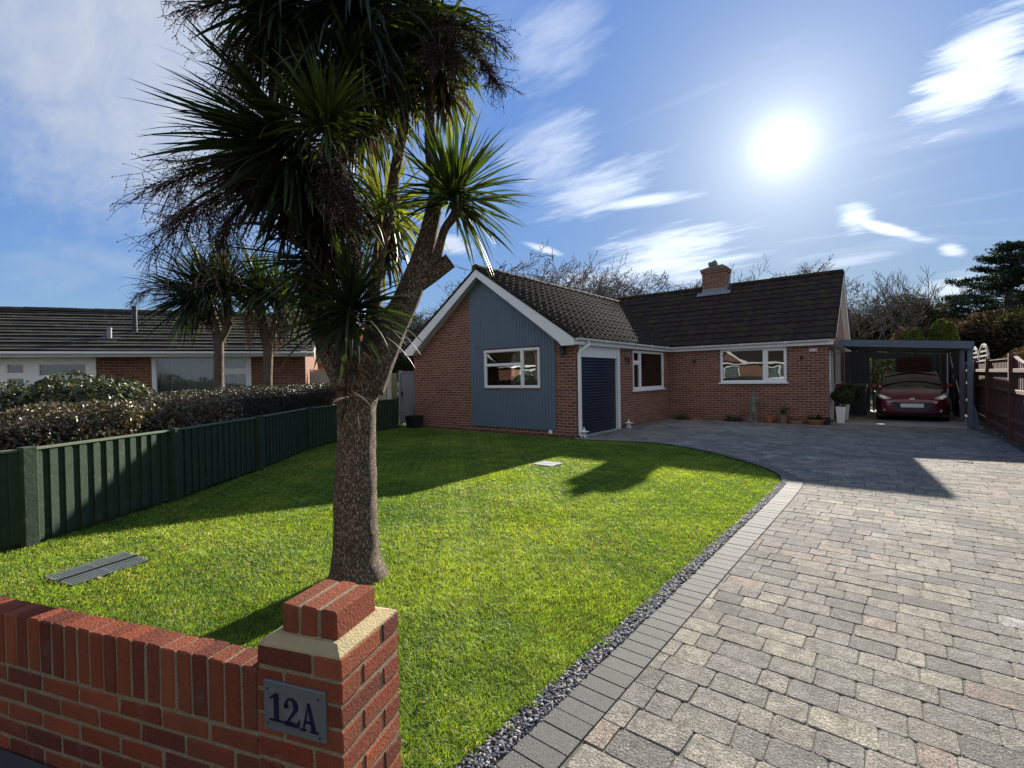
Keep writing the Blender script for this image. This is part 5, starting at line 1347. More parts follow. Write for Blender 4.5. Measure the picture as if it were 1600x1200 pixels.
# ---------------------------------------------------------------- gate and fences left of the house
T=thing('garden_gate','plain blue-grey boarded side gate beside the left corner of the house','gate',(-12.45,10.3,0))
gt=MB(); s=-12.86
while s<-12.10: gt.bbox(s,min(s+.108,-12.09),10.29,10.32,.06,1.70,.003); s+=.11
gt.build('boards',M['clad'],T,world=True)
gf=MB(); gf.bbox(-12.97,-12.88,10.26,10.35,-.1,1.80,.005); gf.bbox(-12.88,-12.07,10.25,10.285,1.715,1.77,.004); gf.bbox(-12.085,-12.055,10.25,10.33,0,1.77,.003)
gf.build('gate_frame',M['clad'],T,world=True); hh=MB(); hh.bbox(-12.83,-12.80,10.24,10.288,.95,1.10,.004); hh.build('latch',M['black_plastic'],T,world=True)
T=thing('timber_screen','weathered green-grey horizontal board screen left of the garden gate','fence',(-13.4,10.2,0))
gt=MB(); z=.05
while z<1.72: gt.bbox(-13.75,-12.98,10.20,10.22,z,z+.135,.004); z+=.14
gt.build('boards',M['green_rail'],T,world=True)
a=onp=None
P0=at(608,600,15.6); P1=at(560,600,15.2)
def vline(x,y,dep): q=at(x,y,dep); return q
T=thing('board_fence','pale close-boarded fence panel catching the sun right behind the palm trunk','fence',(P0.x,P0.y,0))
d=Vector((P1.x-P0.x,P1.y-P0.y,0)); L=d.length; Mp=frameM((P0.x,P0.y,0),d); gt=MB(); s=.10; k=0
while s<L: gt.bbox(s,s+.12,-.02-(k%2)*.01,-.005-(k%2)*.01,.1,1.75,.002,M=Mp); s+=.115; k+=1
gt.bbox(.08,L,-.045,.0,1.752,1.80,.004,M=Mp); gt.bbox(.08,L,-.04,.0,.8,.87,.003,M=Mp)
gt.build('boards',M['pale_fence'],T,world=True)
cp_=MB(); cp_.bbox(-.06,.07,-.06,.06,-.1,1.82,.006,M=Mp); cp_.build('concrete_post',M['concrete_post'],T,world=True)
P0=at(484,600,14.6); P1=at(562,600,15.2)
T=thing('board_fence','grey weathered board fence between the neighbouring house corner and the palm trunk','fence',(P0.x,P0.y,0))
d=Vector((P1.x-P0.x,P1.y-P0.y,0)); L=d.length; Mp=frameM((P0.x,P0.y,0),d); gt=MB(); s=0; k=0
while s<L: gt.bbox(s,s+.12,-.02-(k%2)*.012,-.005-(k%2)*.012,.1,1.80+((k%2)*.01),.002,M=Mp); s+=.115; k+=1
gt.bbox(0,L,-.05,.01,1.815,1.85,.004,M=Mp)
gt.build('boards',M['pale_fence'],T,world=True)
T=thing('shed','low dark shed with a shallow felt roof behind the garden gate','shed',(-17.6,18.5,0))
sh_=MB(); Ms=frameM((-19.6,17.6,0),(1,.25,0)); 
sh_.bbox(0,3.6,0,2.6,0,2.1,.01,M=Ms); sh_.build('wall',M['dark_grey'],T,world=True)
sr2=MB(); sr2.extr([Ms@Vector(p) for p in ((-.15,-.2,2.1),(3.75,-.2,2.1),(3.75,-.2,2.16),(1.8,-.2,2.75),(-.15,-.2,2.16))],Ms.to_3x3()@Vector((0,3,0))); sr2.build('roof',M['door_navy'],T,world=True)

# ---------------------------------------------------------------- neighbouring bungalow
a_=YAW-R(71); nd=Vector((-math.sin(a_),math.cos(a_),0)); n0=Vector((-16.82,1.45,0)); NL=Vector((-13.18-n0.x,7.14-n0.y,0)).length
S0=n0-nd*6.0; MN=frameM(S0,nd)
N_=thing('neighbour_bungalow','neighbouring low brick bungalow with long dark tiled roof, behind the hedges','house',tuple(S0+nd*6))
LN=6.0+NL; b=MB()
# local x of features
def lx(px_,py=600): 
    d_=ray(px_,py); nn=Vector((-nd.y,nd.x,0)); t=(S0-CAM).dot(nn)/d_.dot(nn); return ((CAM+d_*t)-S0).dot(nd)
xw0,xw1=lx(238),lx(393); xp0,xp1=lx(-60),lx(151)
wallbox(b,MN,LN,-.1,2.32,.25,[(xw0+.03,xw1-.03,.95,2.28),(xp0+.02,xp1-.02,-.1,2.30)])
b.box(0,.25,.25,6.4,-.1,2.32,M=MN); b.box(LN-.25,LN,.25,6.4,-.1,2.32,M=MN); b.box(.25,LN-.25,6.15,6.4,-.1,2.32,M=MN)
for xx in (0,LN-.25): b.extr([MN@Vector((xx,.0,2.32)),MN@Vector((xx,6.4,2.32)),MN@Vector((xx,3.2,3.69))],MN.to_3x3()@Vector((.25,0,0)))
b.build('wall',M['near_neigh_brick'],N_,world=True)
r=MB(); sv=Vector((0,3.65,1.42)); O=MN@Vector((-.2,-.42,2.33)); A=MN.to_3x3()@Vector((1,0,0)); Sv=MN.to_3x3()@sv
tiles(r,O,A,Sv,LN+.45,Sv.length,.30,.33,.0,.050,'flat',.008)
O2=MN@Vector((-.2,6.82,2.33)); Sv2=MN.to_3x3()@Vector((0,-3.65,1.42)); tiles(r,O2,A,Sv2,LN+.45,Sv2.length,.30,.33,.0,.05,'flat',.006)
ridge(r,MN@Vector((-.2,3.21,3.77)),MN@Vector((LN+.25,3.21,3.77)),.10)
r.build('roof',M['tile_neigh'],N_,world=True)
u_=MB(); u_.extr([MN@Vector(p) for p in ((-.15,-.38,2.30),(-.15,3.2,3.72),(-.15,6.78,2.30),(-.15,6.78,2.24),(-.15,3.2,3.64),(-.15,-.38,2.24))],MN.to_3x3()@Vector((LN+.35,0,0))); u_.build('roof_lining',M['soffit'],N_,world=True)
fa=MB(); fa.box(-.2,LN+.25,-.42,-.395,2.20,2.33,M=MN); fa.box(-.2,LN+.25,-.394,-.003,2.20,2.225,M=MN); fa.build('fascia',M['white'],N_,world=True)
bg_=MB()
for ya,yb,za,zb in ((-.42,3.2,2.32,3.74),(6.82,3.2,2.32,3.74)):
    bg_.extr([MN@Vector(p) for p in ((LN+.24,ya,za-.15),(LN+.24,yb,zb-.17),(LN+.24,yb,zb),(LN+.24,ya,za))],MN.to_3x3()@Vector((.025,0,0)))
bg_.build('bargeboard',M['white'],N_,world=True)
gg=MB(); gutter(gg,MN@Vector((-.2,-.475,2.30)),MN@Vector((LN+.27,-.475,2.30)),.055); gg.build('gutter',M['white'],N_,world=True)
w=xw1-xw0; wf1=lx(345)-xw0
window(N_,frameM(MN@Vector((xw0,-.001,.98)),nd),w,1.28,[(.09,wf1-.08,.06,1.20),(wf1+.10,w-.12,.90,1.16),(wf1+.10,w-.12,.10,.76)],curtain=(.06,w-.06,.03,1.22),roomd=1.2)
w=xp1-xp0; q=[lx(x)-xp0 for x in (12,38,62,135)]
window(N_,frameM(MN@Vector((xp0,-.001,.2)),nd),w,2.09,[(q[0],q[1],1.62,1.84),(q[0],q[1],.3,1.50),(q[2],q[3],1.55,1.84),(q[2],q[3],.3,1.45),(.1,q[0]-.25,.3,1.84)],sill=False,roomd=1.2)
def vent(px_,py_top,py_bot,rad,mat,name='roof_vent'):
    # stands on the roof slope
    d_=ray(px_,py_bot); nl=(MN.to_3x3()@Vector((0,-1.42,3.65))).normalized(); t=(O-CAM).dot(nl)/d_.dot(nl); p=CAM+d_*t; h=(p-CAM).length*(py_bot-py_top)/F*.98
    v=MB(); v.tube([p-Vector((0,0,.1)),p+Vector((0,0,h*.82))],rad,12); v.tube([p+Vector((0,0,h*.82)),p+Vector((0,0,h))],rad*1.12,12)
    v.bbox(-.22,.22,-.16,.16,-.02,.02,.005,M=Matrix.Translation(p)@MN.to_3x3().to_4x4()@Matrix.Rotation(math.atan2(1.42,3.65),4,'X')); v.build(name,mat,N_,world=True)
vent(171,516,530,.055,M['lead']); vent(211,487,520,.06,M['door_navy'])

# far orange tiled house beyond, lit by the sun
fd=Vector((.52,-.85,0)).normalized()
hp=at(492,600,23); FM=frameM((hp.x,hp.y,0),Vector((-fd.y*0+.55,.83,0)).normalized())
T=thing('far_house','sunlit orange-tiled house with white window bay seen between the palm and the neighbouring house','house',(hp.x,hp.y,0))
b=MB(); wallbox(b,FM,2.9,-.1,2.3,.25,[(.45,2.7,.7,2.25)]); b.box(.0,.25,.25,5,-.1,2.3,M=FM); b.box(2.65,2.9,.25,5,-.1,2.3,M=FM); b.build('wall',M['orange_brick'],T,world=True)
r=MB(); A=FM.to_3x3()@Vector((1,0,0)); Sv=FM.to_3x3()@Vector((0,2.8,2.0)); tiles(r,FM@Vector((-.3,-.3,2.3)),A,Sv,3.3,Sv.length,.22,.2,.0,.05,'flat',.004); Sv=FM.to_3x3()@Vector((0,-2.8,2.0)); tiles(r,FM@Vector((-.3,5.3,2.3)),A,Sv,3.3,Sv.length,.22,.2,.0,.05,'flat',.004)
r.extr([FM@Vector(p) for p in ((0,0,2.3),(0,5,2.3),(0,2.5,4.1))],FM.to_3x3()@Vector((2.9,0,0)))
r.build('roof',M['tile_orange'],T,world=True)
window(T,frameM(FM@Vector((.45,-.02,.7)),FM.to_3x3()@Vector((1,0,0))),2.25,1.55,[(.12,.6,.1,1.4),(.75,1.4,1.1,1.42),(.75,1.4,.1,.98),(1.52,2.15,1.1,1.42),(1.52,2.15,.1,.98)],curtain=(.05,2.2,.05,1.45),sill=True,roomd=1.0)

# ---------------------------------------------------------------- carport
CPT=thing('carport','slate-blue timber carport with flat sloping roof, sheltering the red hatchback','carport',(0,19.5,0))
def cz(x): return 2.42-.077*(x+1.4)
c=MB(); X0,X1=-1.25,1.56; Y0,Y1=16.42,22.3
c.extr([(X0,Y0,cz(X0)),(X1,Y0,cz(X1)),(X1,Y0,cz(X1)-.185),(X0,Y0,cz(X0)-.185)],(0,.045,0))
c.extr([(X1-.045,Y0+.046,cz(X1)-.002),(X1-.045,Y1,cz(X1)-.002),(X1-.045,Y1,cz(X1)-.15),(X1-.045,Y0+.046,cz(X1)-.15)],(.045,0,0)); c.build('fascia',M['grey_paint'],CPT,world=True)
c=MB(); c.extr([(X0,Y0+.05,cz(X0)-.005),(X1-.05,Y0+.05,cz(X1)-.005),(X1-.05,Y0+.05,cz(X1)-.035),(X0,Y0+.05,cz(X0)-.035)],(0,Y1-Y0-.05,0)); c.build('roof',M['opal'],CPT,world=True); c=MB()
for k in range(9): yy=Y0+.4+k*.66; c.extr([(X0,yy,cz(X0)-.037),(X1-.06,yy,cz(X1)-.037),(X1-.06,yy,cz(X1)-.14),(X0,yy,cz(X0)-.14)],(0,.045,0))
c.build('rafters',M['dark_grey'],CPT,world=True)
for i,(x,y) in enumerate([(1.50,16.62),(1.50,18.5),(1.50,20.3),(1.50,22.2)]):
    c=MB(); c.bbox(x-.055,x+.055,y-.055,y+.055,.03,cz(x)-.152,.005); c.build('post',M['grey_paint'],CPT,world=True)
c=MB(); c.extr([(1.56,16.60,.03),(1.66,16.60,.03),(1.64,16.60,.35),(1.56,16.60,.65)],(0,.05,0)); c.build('side_buttress',M['grey_paint'],CPT,world=True)
c=MB()
for y0,y1 in ((18.56,20.24),(20.36,22.14)):
    s=y0
    while s<y1-.02: c.bbox(1.49,1.51,s,min(s+.118,y1),.08,2.05,.003); s+=.12
c.build('side_boards',M['dark_grey'],CPT,world=True)
c=MB(); s=-1.44
while s<1.44:
    e=min(s+.148,1.44)
    zb=.03
    if e>-.56 and s<.02: 
        c.bbox(s,e,22.18,22.20,1.97,cz(s)-.16,.002)
    else: c.bbox(s,e,22.18,22.20,zb,cz(e)-.16,.002)
    s+=.15
c.box(-.62,-.56,22.14,22.178,.03,2.0); c.box(.03,.09,22.14,22.178,.03,2.0); c.box(-.56,.03,22.14,22.178,1.92,1.99)
c.build('back_wall',M['grey_paint'],CPT,world=True)
c=MB()
for k in range(9): c.bbox(.1,1.0,22.13,22.15,1.35+k*.07,1.39+k*.07,.002)
c.build('slatted_panel',M['brown_fence'],CPT,world=True)  # red-brown stands in for a lens-flare tint on these slats

# ---------------------------------------------------------------- pots, plants and small things
def pot(name,label,cat,x,y,prof,mat,z=0.0,n=18,sq=1.0,group=None,plant=None):
    T=thing(name,label,cat,(x,y,z),group=group); m=MB(); m.lathe(prof,(0,0,0),n,sq=sq); m.build('pot',mat,T,smooth=False)
    s=MB(); r_=prof[-3][0] if len(prof)>3 else .1; s.lathe([(0,prof[-1][1]),(r_*.98,prof[-1][1])],(0,0,.0),n,sq=sq); s.build('soil',M['soil'],T)
    return T
def open_pot(r0,r1,h,rim=.012): return [(0,0),(r0,0),(r1,h-.03),(r1+rim,h-.03),(r1+rim,h),(r1-.012,h),(r1-.02,h-.04),(0,h-.04)]
def spiky(name,x,y,z,n,L,w,seed,parent,cols,th=(5,100),dr=.6):
    rosette(name,(x,y,z),(0,0,1),n,L,w,seed,M['palm'],parent,np.array(parent.location),th,dr,cols,tip=.2)
T=pot('plant_pot','small terracotta pot standing between the statue and the taller terracotta pot','plant pot',-2.94,16.12,open_pot(.075,.12,.21),M['terracotta'])
spiky('plant',-2.94,16.12,.17,22,.12,.02,1,T,G1)
T=pot('plant_pot','taller weathered terracotta pot with thin leggy plant under the right end of the window','plant pot',-2.58,16.16,open_pot(.08,.115,.27),M['old_terracotta'])
spiky('plant',-2.58,16.16,.24,30,.42,.012,2,T,G2,(3,45),.5)
T=pot('planter','low brown trough planter with small dark plants against the wall','planter',-2.24,16.14,open_pot(.17,.20,.11),M['old_terracotta'],sq=.5)
for k in range(4): spiky('plant',-2.36+k*.08,16.14,.09,20,.12,.02,10+k,T,[G1,((.10,.05,.07),(.16,.07,.10))][k%2])
T=pot('planter','wide shallow terracotta bowl with leafy plants at the right corner of the wall','planter',-1.76,16.14,open_pot(.17,.225,.15),M['terracotta'])
for k in range(5): spiky('plant',-1.90+k*.07,16.14+rnd.uniform(-.05,.05),.12,26,.20,.025,20+k,T,G1,(5,80))
T=pot('plant_pot','small dark glazed pot with low plant at the brick corner beside the white pots','plant pot',-1.50,16.24,open_pot(.08,.11,.16),M['clay_pot_dark']); spiky('plant',-1.50,16.24,.14,30,.15,.03,33,T,G1)
def sqpot(name,label,x,y,w0,w1,h,z=.0,group=None,mat=None):
    T=thing(name,label,'plant pot',(x,y,z),group=group); m=MB()
    r=lambda w,zz:[(-w,-w,zz),(w,-w,zz),(w,w,zz),(-w,w,zz)]
    vs=r(w0,0)+r(w1,h)+r(w1-.015,h)+r(w1-.02,h-.05); m.add(vs,[(3,2,1,0)]+[(k*4+i,k*4+(i+1)%4,(k+1)*4+(i+1)%4,(k+1)*4+i) for k in range(3) for i in range(4)]+[(12,13,14,15)]); m.build('pot',mat or M['white_pot'],T)
    s_=MB(); s_.box(-w1+.021,w1-.021,-w1+.021,w1-.021,h-.07,h-.045); s_.build('soil',M['soil'],T); return T
gp='white tapered square pots by the side door'
sqpot('plant_pot','white tapered square pot, the front one, by the house corner',-1.20,16.75,.085,.125,.46,.03,gp)
sqpot('plant_pot','white tapered square pot, the one behind the front one, by the side door',-1.19,18.0,.085,.125,.46,.03,gp)
bush('box_bush','large rounded green bush growing from the front white pot','bush',(-1.16,16.85,.45),.30,.30,.30,4200,(.022,.036),71,M['leaf'],LG,8)
bush('box_bush','rounded green bush growing from the rear white pot beside the bin','bush',(-1.10,18.1,.45),.36,.36,.34,4200,(.022,.036),72,M['leaf'],LG,8)
# wheelie bin
T=thing('wheelie_bin','dark green-black wheelie bin beside the box bushes under the carport','bin',(-.98,19.75,.03)); m=MB()
vs=[];
for z,w,d in ((.06,.20,.24),(.12,.215,.25),(.88,.255,.31),(.93,.28,.33),(.96,.28,.33)):
    vs+= [(-w,-d,z),(w,-d,z),(w,d,z),(-w,d,z)]
m.add(vs,[(3,2,1,0)]+[(k*4+i,k*4+(i+1)%4,(k+1)*4+(i+1)%4,(k+1)*4+i) for k in range(4) for i in range(4)]+[(16,17,18,19)]); m.build('body',M['bin'],T)
m=MB(); m.extr([(-.30,-.36,.965),(-.30,.34,.965),(-.30,.34,1.05),(-.30,0,1.06),(-.30,-.36,.99)],(.60,0,0)); m.build('lid',M['bin'],T)
for s_ in (-1,1):
    m=MB(); m.tube([(s_*.20,.27,.10),(s_*.26,.27,.10)],.10,14); m.build('wheel',M['black_plastic'],T)
m=MB(); m.tube([(-.24,.40,.95),(.24,.40,.95)],.015,8); m.build('handle',M['black_plastic'],T)
# dark plants at the wall foot
for x,y,lab,n,L,c_,sd in ((-5.55,16.05,'small grey-green plant clump at the inner corner of the drive','',.30,((.09,.08,.05),(.12,.13,.06)),41),(-3.97,16.15,'dark spiky plant clump left of the statue','',.26,((.03,.04,.03),(.06,.07,.05)),42)):
    T=thing('ground_plant',lab,'plant',(x,y,0)); 
    for k in range(6): rosette('leaves',(x+rnd.uniform(-.16,.16),y+rnd.uniform(-.08,.08),.02),(0,0,1),26,L,.022,sd*10+k,M['palm'],T,np.array([x,y,0]),(5,95),.7,c_,tip=.4)
T=sqpot('plant_pot','dark square planter with thin grasses in front of the garden gate',-11.55,9.72,.17,.20,.38,.01,None,M['black_plastic']); spiky('plant',-11.55,9.72,.35,26,.5,.010,51,T,((.10,.09,.05),(.16,.14,.08)),(3,40),.5)
# small white pagoda lanterns
def lantern(x,y,label):
    T=thing('garden_lantern',label,'lantern',(x,y,.0),group='white garden lanterns by the garage door'); m=MB()
    for k in range(4):
        a=R(45+90*k); m.tube([(.02*math.cos(a),.02*math.sin(a),.06),(.055*math.cos(a),.055*math.sin(a),.03),(.075*math.cos(a),.075*math.sin(a),0)],[.02,.017,.014],6)
    m.lathe([(0,.05),(.045,.05),(.06,.065),(.045,.08),(0,.08)],n=8); m.build('stand',M['white_pot'],T)
    m=MB()
    for k in range(4):
        a=R(45+90*k); m.bbox(-.008,.008,-.008,.008,.08,.145,.001,M=Matrix.Translation((.036*math.cos(a),.036*math.sin(a),0)))
    m.lathe([(0,.075),(.05,.075),(.05,.085),(0,.085)],n=8); m.build('light_box',M['white_pot'],T)
    m=MB(); vs=[(0,0,.215)]; n=12
    for rr,z in ((.035,.19),(.065,.16),(.115,.150),(.10,.138)):
        for k in range(n):
            q=1.0+(.16 if k%3==0 else 0)*(rr>.06); vs.append((rr*q*math.cos(R(45+30*k)),rr*q*math.sin(R(45+30*k)),z+(.012 if k%3==0 and rr>.1 else 0)))
    m.add(vs,[(0,1+k,1+(k+1)%n) for k in range(n)]+[(1+j*n+k,1+j*n+(k+1)%n,1+(j+1)*n+(k+1)%n,1+(j+1)*n+k) for j in range(3) for k in range(n)]+[tuple(1+3*n+k for k in range(n))]); m.lathe([(0,.20),(.012,.205),(.02,.225),(.012,.24),(.006,.26),(0,.27)],n=8); m.build('roof',M['white_pot'],T)
lantern(-5.93,10.28,'small white garden lantern by the near downpipe, left of the garage door'); lantern(-5.93,12.80,'small white garden lantern right of the garage door, under the brickwork')

# statue: robed figure holding a bowl
T=thing('statue','weathered stone statue of a standing figure holding out a bowl, by the wall','statue',(-3.36,16.05,0)); SZ=.90/1.0
def skinfig(name,verts,edges,rads,mat,parent,sub=2,root=0):
    me=bpy.data.meshes.new(name); me.from_pydata(verts,edges,[]); o=bpy.data.objects.new(name,me); COL.objects.link(o); o.parent=parent
    md=o.modifiers.new('skin','SKIN'); sv=me.skin_vertices[0].data
    for i,r_ in enumerate(rads): sv[i].radius=(r_,r_) if not hasattr(r_,'__len__') else r_; sv[i].use_root=(i==root)
    s_=o.modifiers.new('sub','SUBSURF'); s_.levels=sub; s_.render_levels=sub; me.materials.append(mat); return o
V=[(0,0,.50),(0,0,.60),(0,0,.70),(0,0,.765),(.0,0,.80),(0,-.005,.85),(0,-.01,.885),      # 0-6 pelvis..head
   (.045,0,.46),(.055,-.01,.28),(.06,0,.09),(.062,-.05,.065),                          # 7-10 left leg
   (-.045,0,.46),(-.05,-.015,.28),(-.045,.01,.09),(-.05,-.04,.065),                      # 11-14 right leg
   (.085,0,.745),(.125,-.01,.64),(.17,-.06,.585),(.20,-.075,.585),                         # 15-18 arm with bowl
   (-.085,0,.745),(-.115,.0,.63),(-.10,-.045,.53),(-.095,-.055,.505)]
E_=[(0,1),(1,2),(2,3),(3,4),(4,5),(5,6),(0,7),(7,8),(8,9),(9,10),(0,11),(11,12),(12,13),(13,14),(3,15),(15,16),(16,17),(17,18),(3,19),(19,20),(20,21),(21,22)]
Rr=[(.075,.055),(.065,.048),(.080,.055),(.06,.04),.026,.045,.040,.048,.034,.022,.020,.048,.034,.022,.020,.032,.024,.018,.016,.032,.024,.018,.016]
skinfig('figure',V,E_,Rr,M['stone'],T)
m=MB()   # draped tunic
prof=[(.085,.30,0),(.088,.40,0),(.078,.50,0),(.068,.58,0),(.082,.70,0),(.06,.765,0),(.03,.785,0)]; vs=[]; n=20
for r_,z,_ in prof:
    for k in range(n): a=R(18*k); q=1+.07*math.sin(k*2.5+z*9); vs.append((r_*q*math.cos(a)*1.08,r_*q*math.sin(a)*.78,z))
m.add(vs,[(i*n+k,i*n+(k+1)%n,(i+1)*n+(k+1)%n,(i+1)*n+k) for i in range(len(prof)-1) for k in range(n)]); m.build('tunic',M['stone'],T,smooth=True)
m=MB(); m.lathe([(0,.56),(.03,.56),(.06,.60),(.065,.62),(.055,.62),(.03,.58),(0,.575)],(.225,-.08,0),14); m.build('bowl',M['stone'],T)
m=MB(); m.lathe([(0,.905),(.035,.90),(.048,.87),(.045,.845),(.03,.84)],(0,.004,.01),12); m.build('hair',M['stone'],T,smooth=True)
m=MB(); m.bbox(-.12,.14,-.10,.09,0,.055,.008); m.tube([(-.09,.03,.05),(-.085,.03,.2),(-.07,.03,.32)],[.05,.04,.025],9); m.build('plinth',M['stone'],T)

# drain covers
DC0=gnd(151,891)
T=thing('drain_grating','rectangular slatted metal drain grating set in the lawn near the front wall','drain cover',(DC0.x,DC0.y,0)); m=MB()
P=[Vector((*p,0)) for p in DRAIN1]; lx_=(P[2]-P[3]); 
def bil(u,v,z): q=P[0].lerp(P[1],u).lerp(P[3].lerp(P[2],u),v); return Vector((q.x,q.y,z))
for k in range(11):
    v=.03+.94*k/10
    if k==5: continue
    m.bar(bil(.01,v,.020),bil(.99,v,.020),.013,.005)
for u in (.02,.5,.98): m.bar(bil(u,.02,.013),bil(u,.44,.013),.012,.010); m.bar(bil(u,.56,.013),bil(u,.98,.013),.012,.010)
m.build('bars',M['grate'],T,world=True); m=MB(); m.add([bil(0,0,.006),bil(1,0,.006),bil(1,1,.006),bil(0,1,.006)],[(0,1,2,3)]); m.build('pit',M['drain_dark'],T,world=True)
m=MB(); m.bar(bil(.0,.47,.016),bil(1,.47,.016),.018,.012); m.bar(bil(.0,.55,.016),bil(1,.55,.016),.018,.012); m.build('frame',M['drain_dark'],T,world=True)
T=thing('inspection_cover','pale square concrete inspection cover in the lawn near the house','drain cover',(-4.64,6.8,0)); m=MB(); m.bbox(-4.84,-4.44,6.62,6.79,.0,.026,.004); m.bbox(-4.84,-4.44,6.80,6.98,.0,.026,.004); m.build('slabs',M['cover'],T,world=True)
m=MB(); m.bar((-4.83,6.795,.012),(-4.45,6.795,.012),.01,.02); m.build('gap',M['drain_dark'],T,world=True)
T=thing('drive_gully','small dark square gully grate in the block paving near the carport','drain cover',(.89,10.63,0)); m=MB()
for k in range(6): m.bbox(.80+k*.03,.815+k*.03,10.53,10.73,.0,.008,.001)
m.build('bars',M['asphalt'],T,world=True); m=MB(); m.box(.79,.99,10.52,10.74,-.004,.0035); m.build('frame',M['drain_dark'],T,world=True)
# fallen leaves on the wall and lawn
rr=np.random.default_rng(77); k=70; Q=np.stack([rr.uniform(-5.5,-1.5,k),rr.uniform(.4,4.5,k),np.full(k,.03)],1); Q=Q[inpoly(Q[:,0],Q[:,1],np.array(LAWN))]
o=leaves('fallen_leaves',Q,(.014,.03),78,M['deadleaf'],None,[(.20,.12,.05),(.26,.19,.09)],(0,0,0),1.8,1.5); o['kind']='stuff'

# ---------------------------------------------------------------- houses across the road, seen in the window reflections
def opp(x,y,ang,label,L=9.5,dp=7):
    Mo=frameM((x,y,0),(math.cos(R(ang)),math.sin(R(ang)),0)); T=thing('opposite_bungalow',label,'house',(x,y,0),group='bungalows across the road'); b=MB()
    wallbox(b,Mo,L,-.1,2.5,.25,[(1,3.2,.9,2.2),(5.6,8.4,.9,2.2)]); b.box(0,.25,.25,dp,-.1,2.5,M=Mo); b.box(L-.25,L,.25,dp,-.1,2.5,M=Mo)
    b.extr([Mo@Vector(p) for p in ((5.0,-.0,2.5),(9.2,-.0,2.5),(7.1,-.0,4.0))],Mo.to_3x3()@Vector((0,.2,0))); b.build('wall',M['house_brick'],T,world=True)
    r=MB(); A=Mo.to_3x3()@Vector((1,0,0)); r.extr([Mo@Vector(p) for p in ((-.3,-.4,2.5),(-.3,dp+.4,2.5),(-.3,dp/2,4.9))],A*(L+.6)); r.build('roof',M['tile'],T,world=True)
    g=MB()
    for a,c in (((4.8,2.45),(7.1,4.1)),((9.4,2.45),(7.1,4.1))): g.bar(Mo@Vector((a[0],-.45,a[1])),Mo@Vector((c[0],-.45,c[1])),.03,.2)
    g.box(-.3,L+.3,-.44,-.42,2.36,2.5,M=Mo); g.build('bargeboard',M['white'],T,world=True)
    window(T,frameM(Mo@Vector((1,0,.9)),A),2.2,1.3,[(.08,1.0,.08,1.2),(1.1,2.1,.08,1.2)],curtain=(.05,2.1,.05,1.2)); window(T,frameM(Mo@Vector((5.6,0,.9)),A),2.8,1.3,[(.08,1.3,.08,1.2),(1.4,2.7,.08,1.2)],curtain=(.05,2.7,.05,1.2))
opp(-6.5,-19,180,'brick bungalow straight across the road behind the camera'); opp(-22,-13,172,'brick bungalow across the road behind the camera and to its left')
for i,(x,y,s) in enumerate([(-3,-27,1.2),(-14,-29,1.4),(-24,-24,1.2),(-33,-20,1.1),(-38,-8,1.2),(4,-25,1.1)]):
    T=copy_tree(protos[i%3]); T.location=(x,y,0); T.scale=(s*.9,)*3; T['label']='bare tree across the road behind the camera, '+['straight behind','behind the bungalow gap','behind the left bungalow','far left of the road','at the far left end of the road','to the right'][i]; T['group']='bare trees across the road'
# ---------------------------------------------------------------- red hatchback, nose towards the camera
def paint():
    t=NT('deep red metallic paint'); v=t.coord(); n=t.noise(v,900,2)
    return t.done(t.pbsdf(t.mix(n,(.12,.006,.026),(.17,.012,.036)),.28,.55,.6,None,Coat__Weight=1.0,Coat__Roughness=.03))
PAINT=paint()
def simple(name,c,r,m=0,sp=.5,**k):
    t=NT(name); return t.done(t.pbsdf(c,r,m,sp,None,**k))
CHR=simple('chrome',(.75,.76,.78),.12,1.0); TYRE=simple('tyre rubber',(.015,.015,.016),.8); ALLOY=simple('alloy wheel',(.45,.46,.48),.3,.9); LAMP=simple('headlight glass',(.62,.66,.70),.08,.25,.9,Coat__Weight=1.0); BLK=simple('black trim',(.010,.010,.012),.4)
PLT=simple('number plate',(.72,.73,.74),.4); INT=simple('car interior',(.02,.02,.022),.8); AMB=simple('fog lamp lens',(.55,.55,.56),.1,.3)
CAR=thing('hatchback_car','small deep red hatchback parked nose-out under the carport','car',(.40,17.80,.03))
W=.83
# sections along y (0 = nose): y, half width, z bottom, z shoulder, z top centre, z top edge
ST=[(.00,.50,.30,.50,.56,.52),(.03,.62,.22,.55,.66,.61),(.10,.71,.19,.60,.755,.70),(.25,.79,.18,.66,.84,.79),(.50,.825,.18,.72,.90,.855),(.80,.83,.18,.78,.955,.90),(1.05,.83,.18,.81,.985,.93),
    (1.30,.83,.18,.84,1.0,.955),(1.8,.83,.18,.86,1.0,.96),(2.4,.83,.18,.88,1.0,.975),(3.0,.825,.18,.90,1.01,.99),(3.4,.80,.20,.90,1.0,.98),(3.6,.74,.24,.86,.96,.93),(3.67,.66,.32,.78,.88,.85)]
body=MB(); rings=[]
for y,w,zb,zs,zt,ze in ST:
    half=[(0,zb),(w*.62,zb),(w*.90,zb+.02),(w*.985,zb+.12),(w,(zb+zs)/2+.03),(w*.995,zs-.06),(w*.965,zs),(w*.90,ze-.01),(w*.78,ze+.012),(w*.45,zt-.012),(0,zt)]
    ring=[(x,y,z) for x,z in half]+[(-x,y,z) for x,z in half[-2:0:-1]]
    rings.append(ring)
n=len(rings[0])
for i,rg_ in enumerate(rings): body.v+=rg_; body.c+=[None]*n
for i in range(len(rings)-1):
    for k in range(n): body.f.append([i*n+k,i*n+(k+1)%n,(i+1)*n+(k+1)%n,(i+1)*n+k]); body.m.append(0)
body.f.append(list(range(n-1,-1,-1))); body.m.append(0); body.f.append([(len(rings)-1)*n+k for k in range(n)]); body.m.append(0)
bo=body.build('body',PAINT,CAR,smooth=True); sb_=bo.modifiers.new('sub','SUBSURF'); sb_.levels=2; sb_.render_levels=2
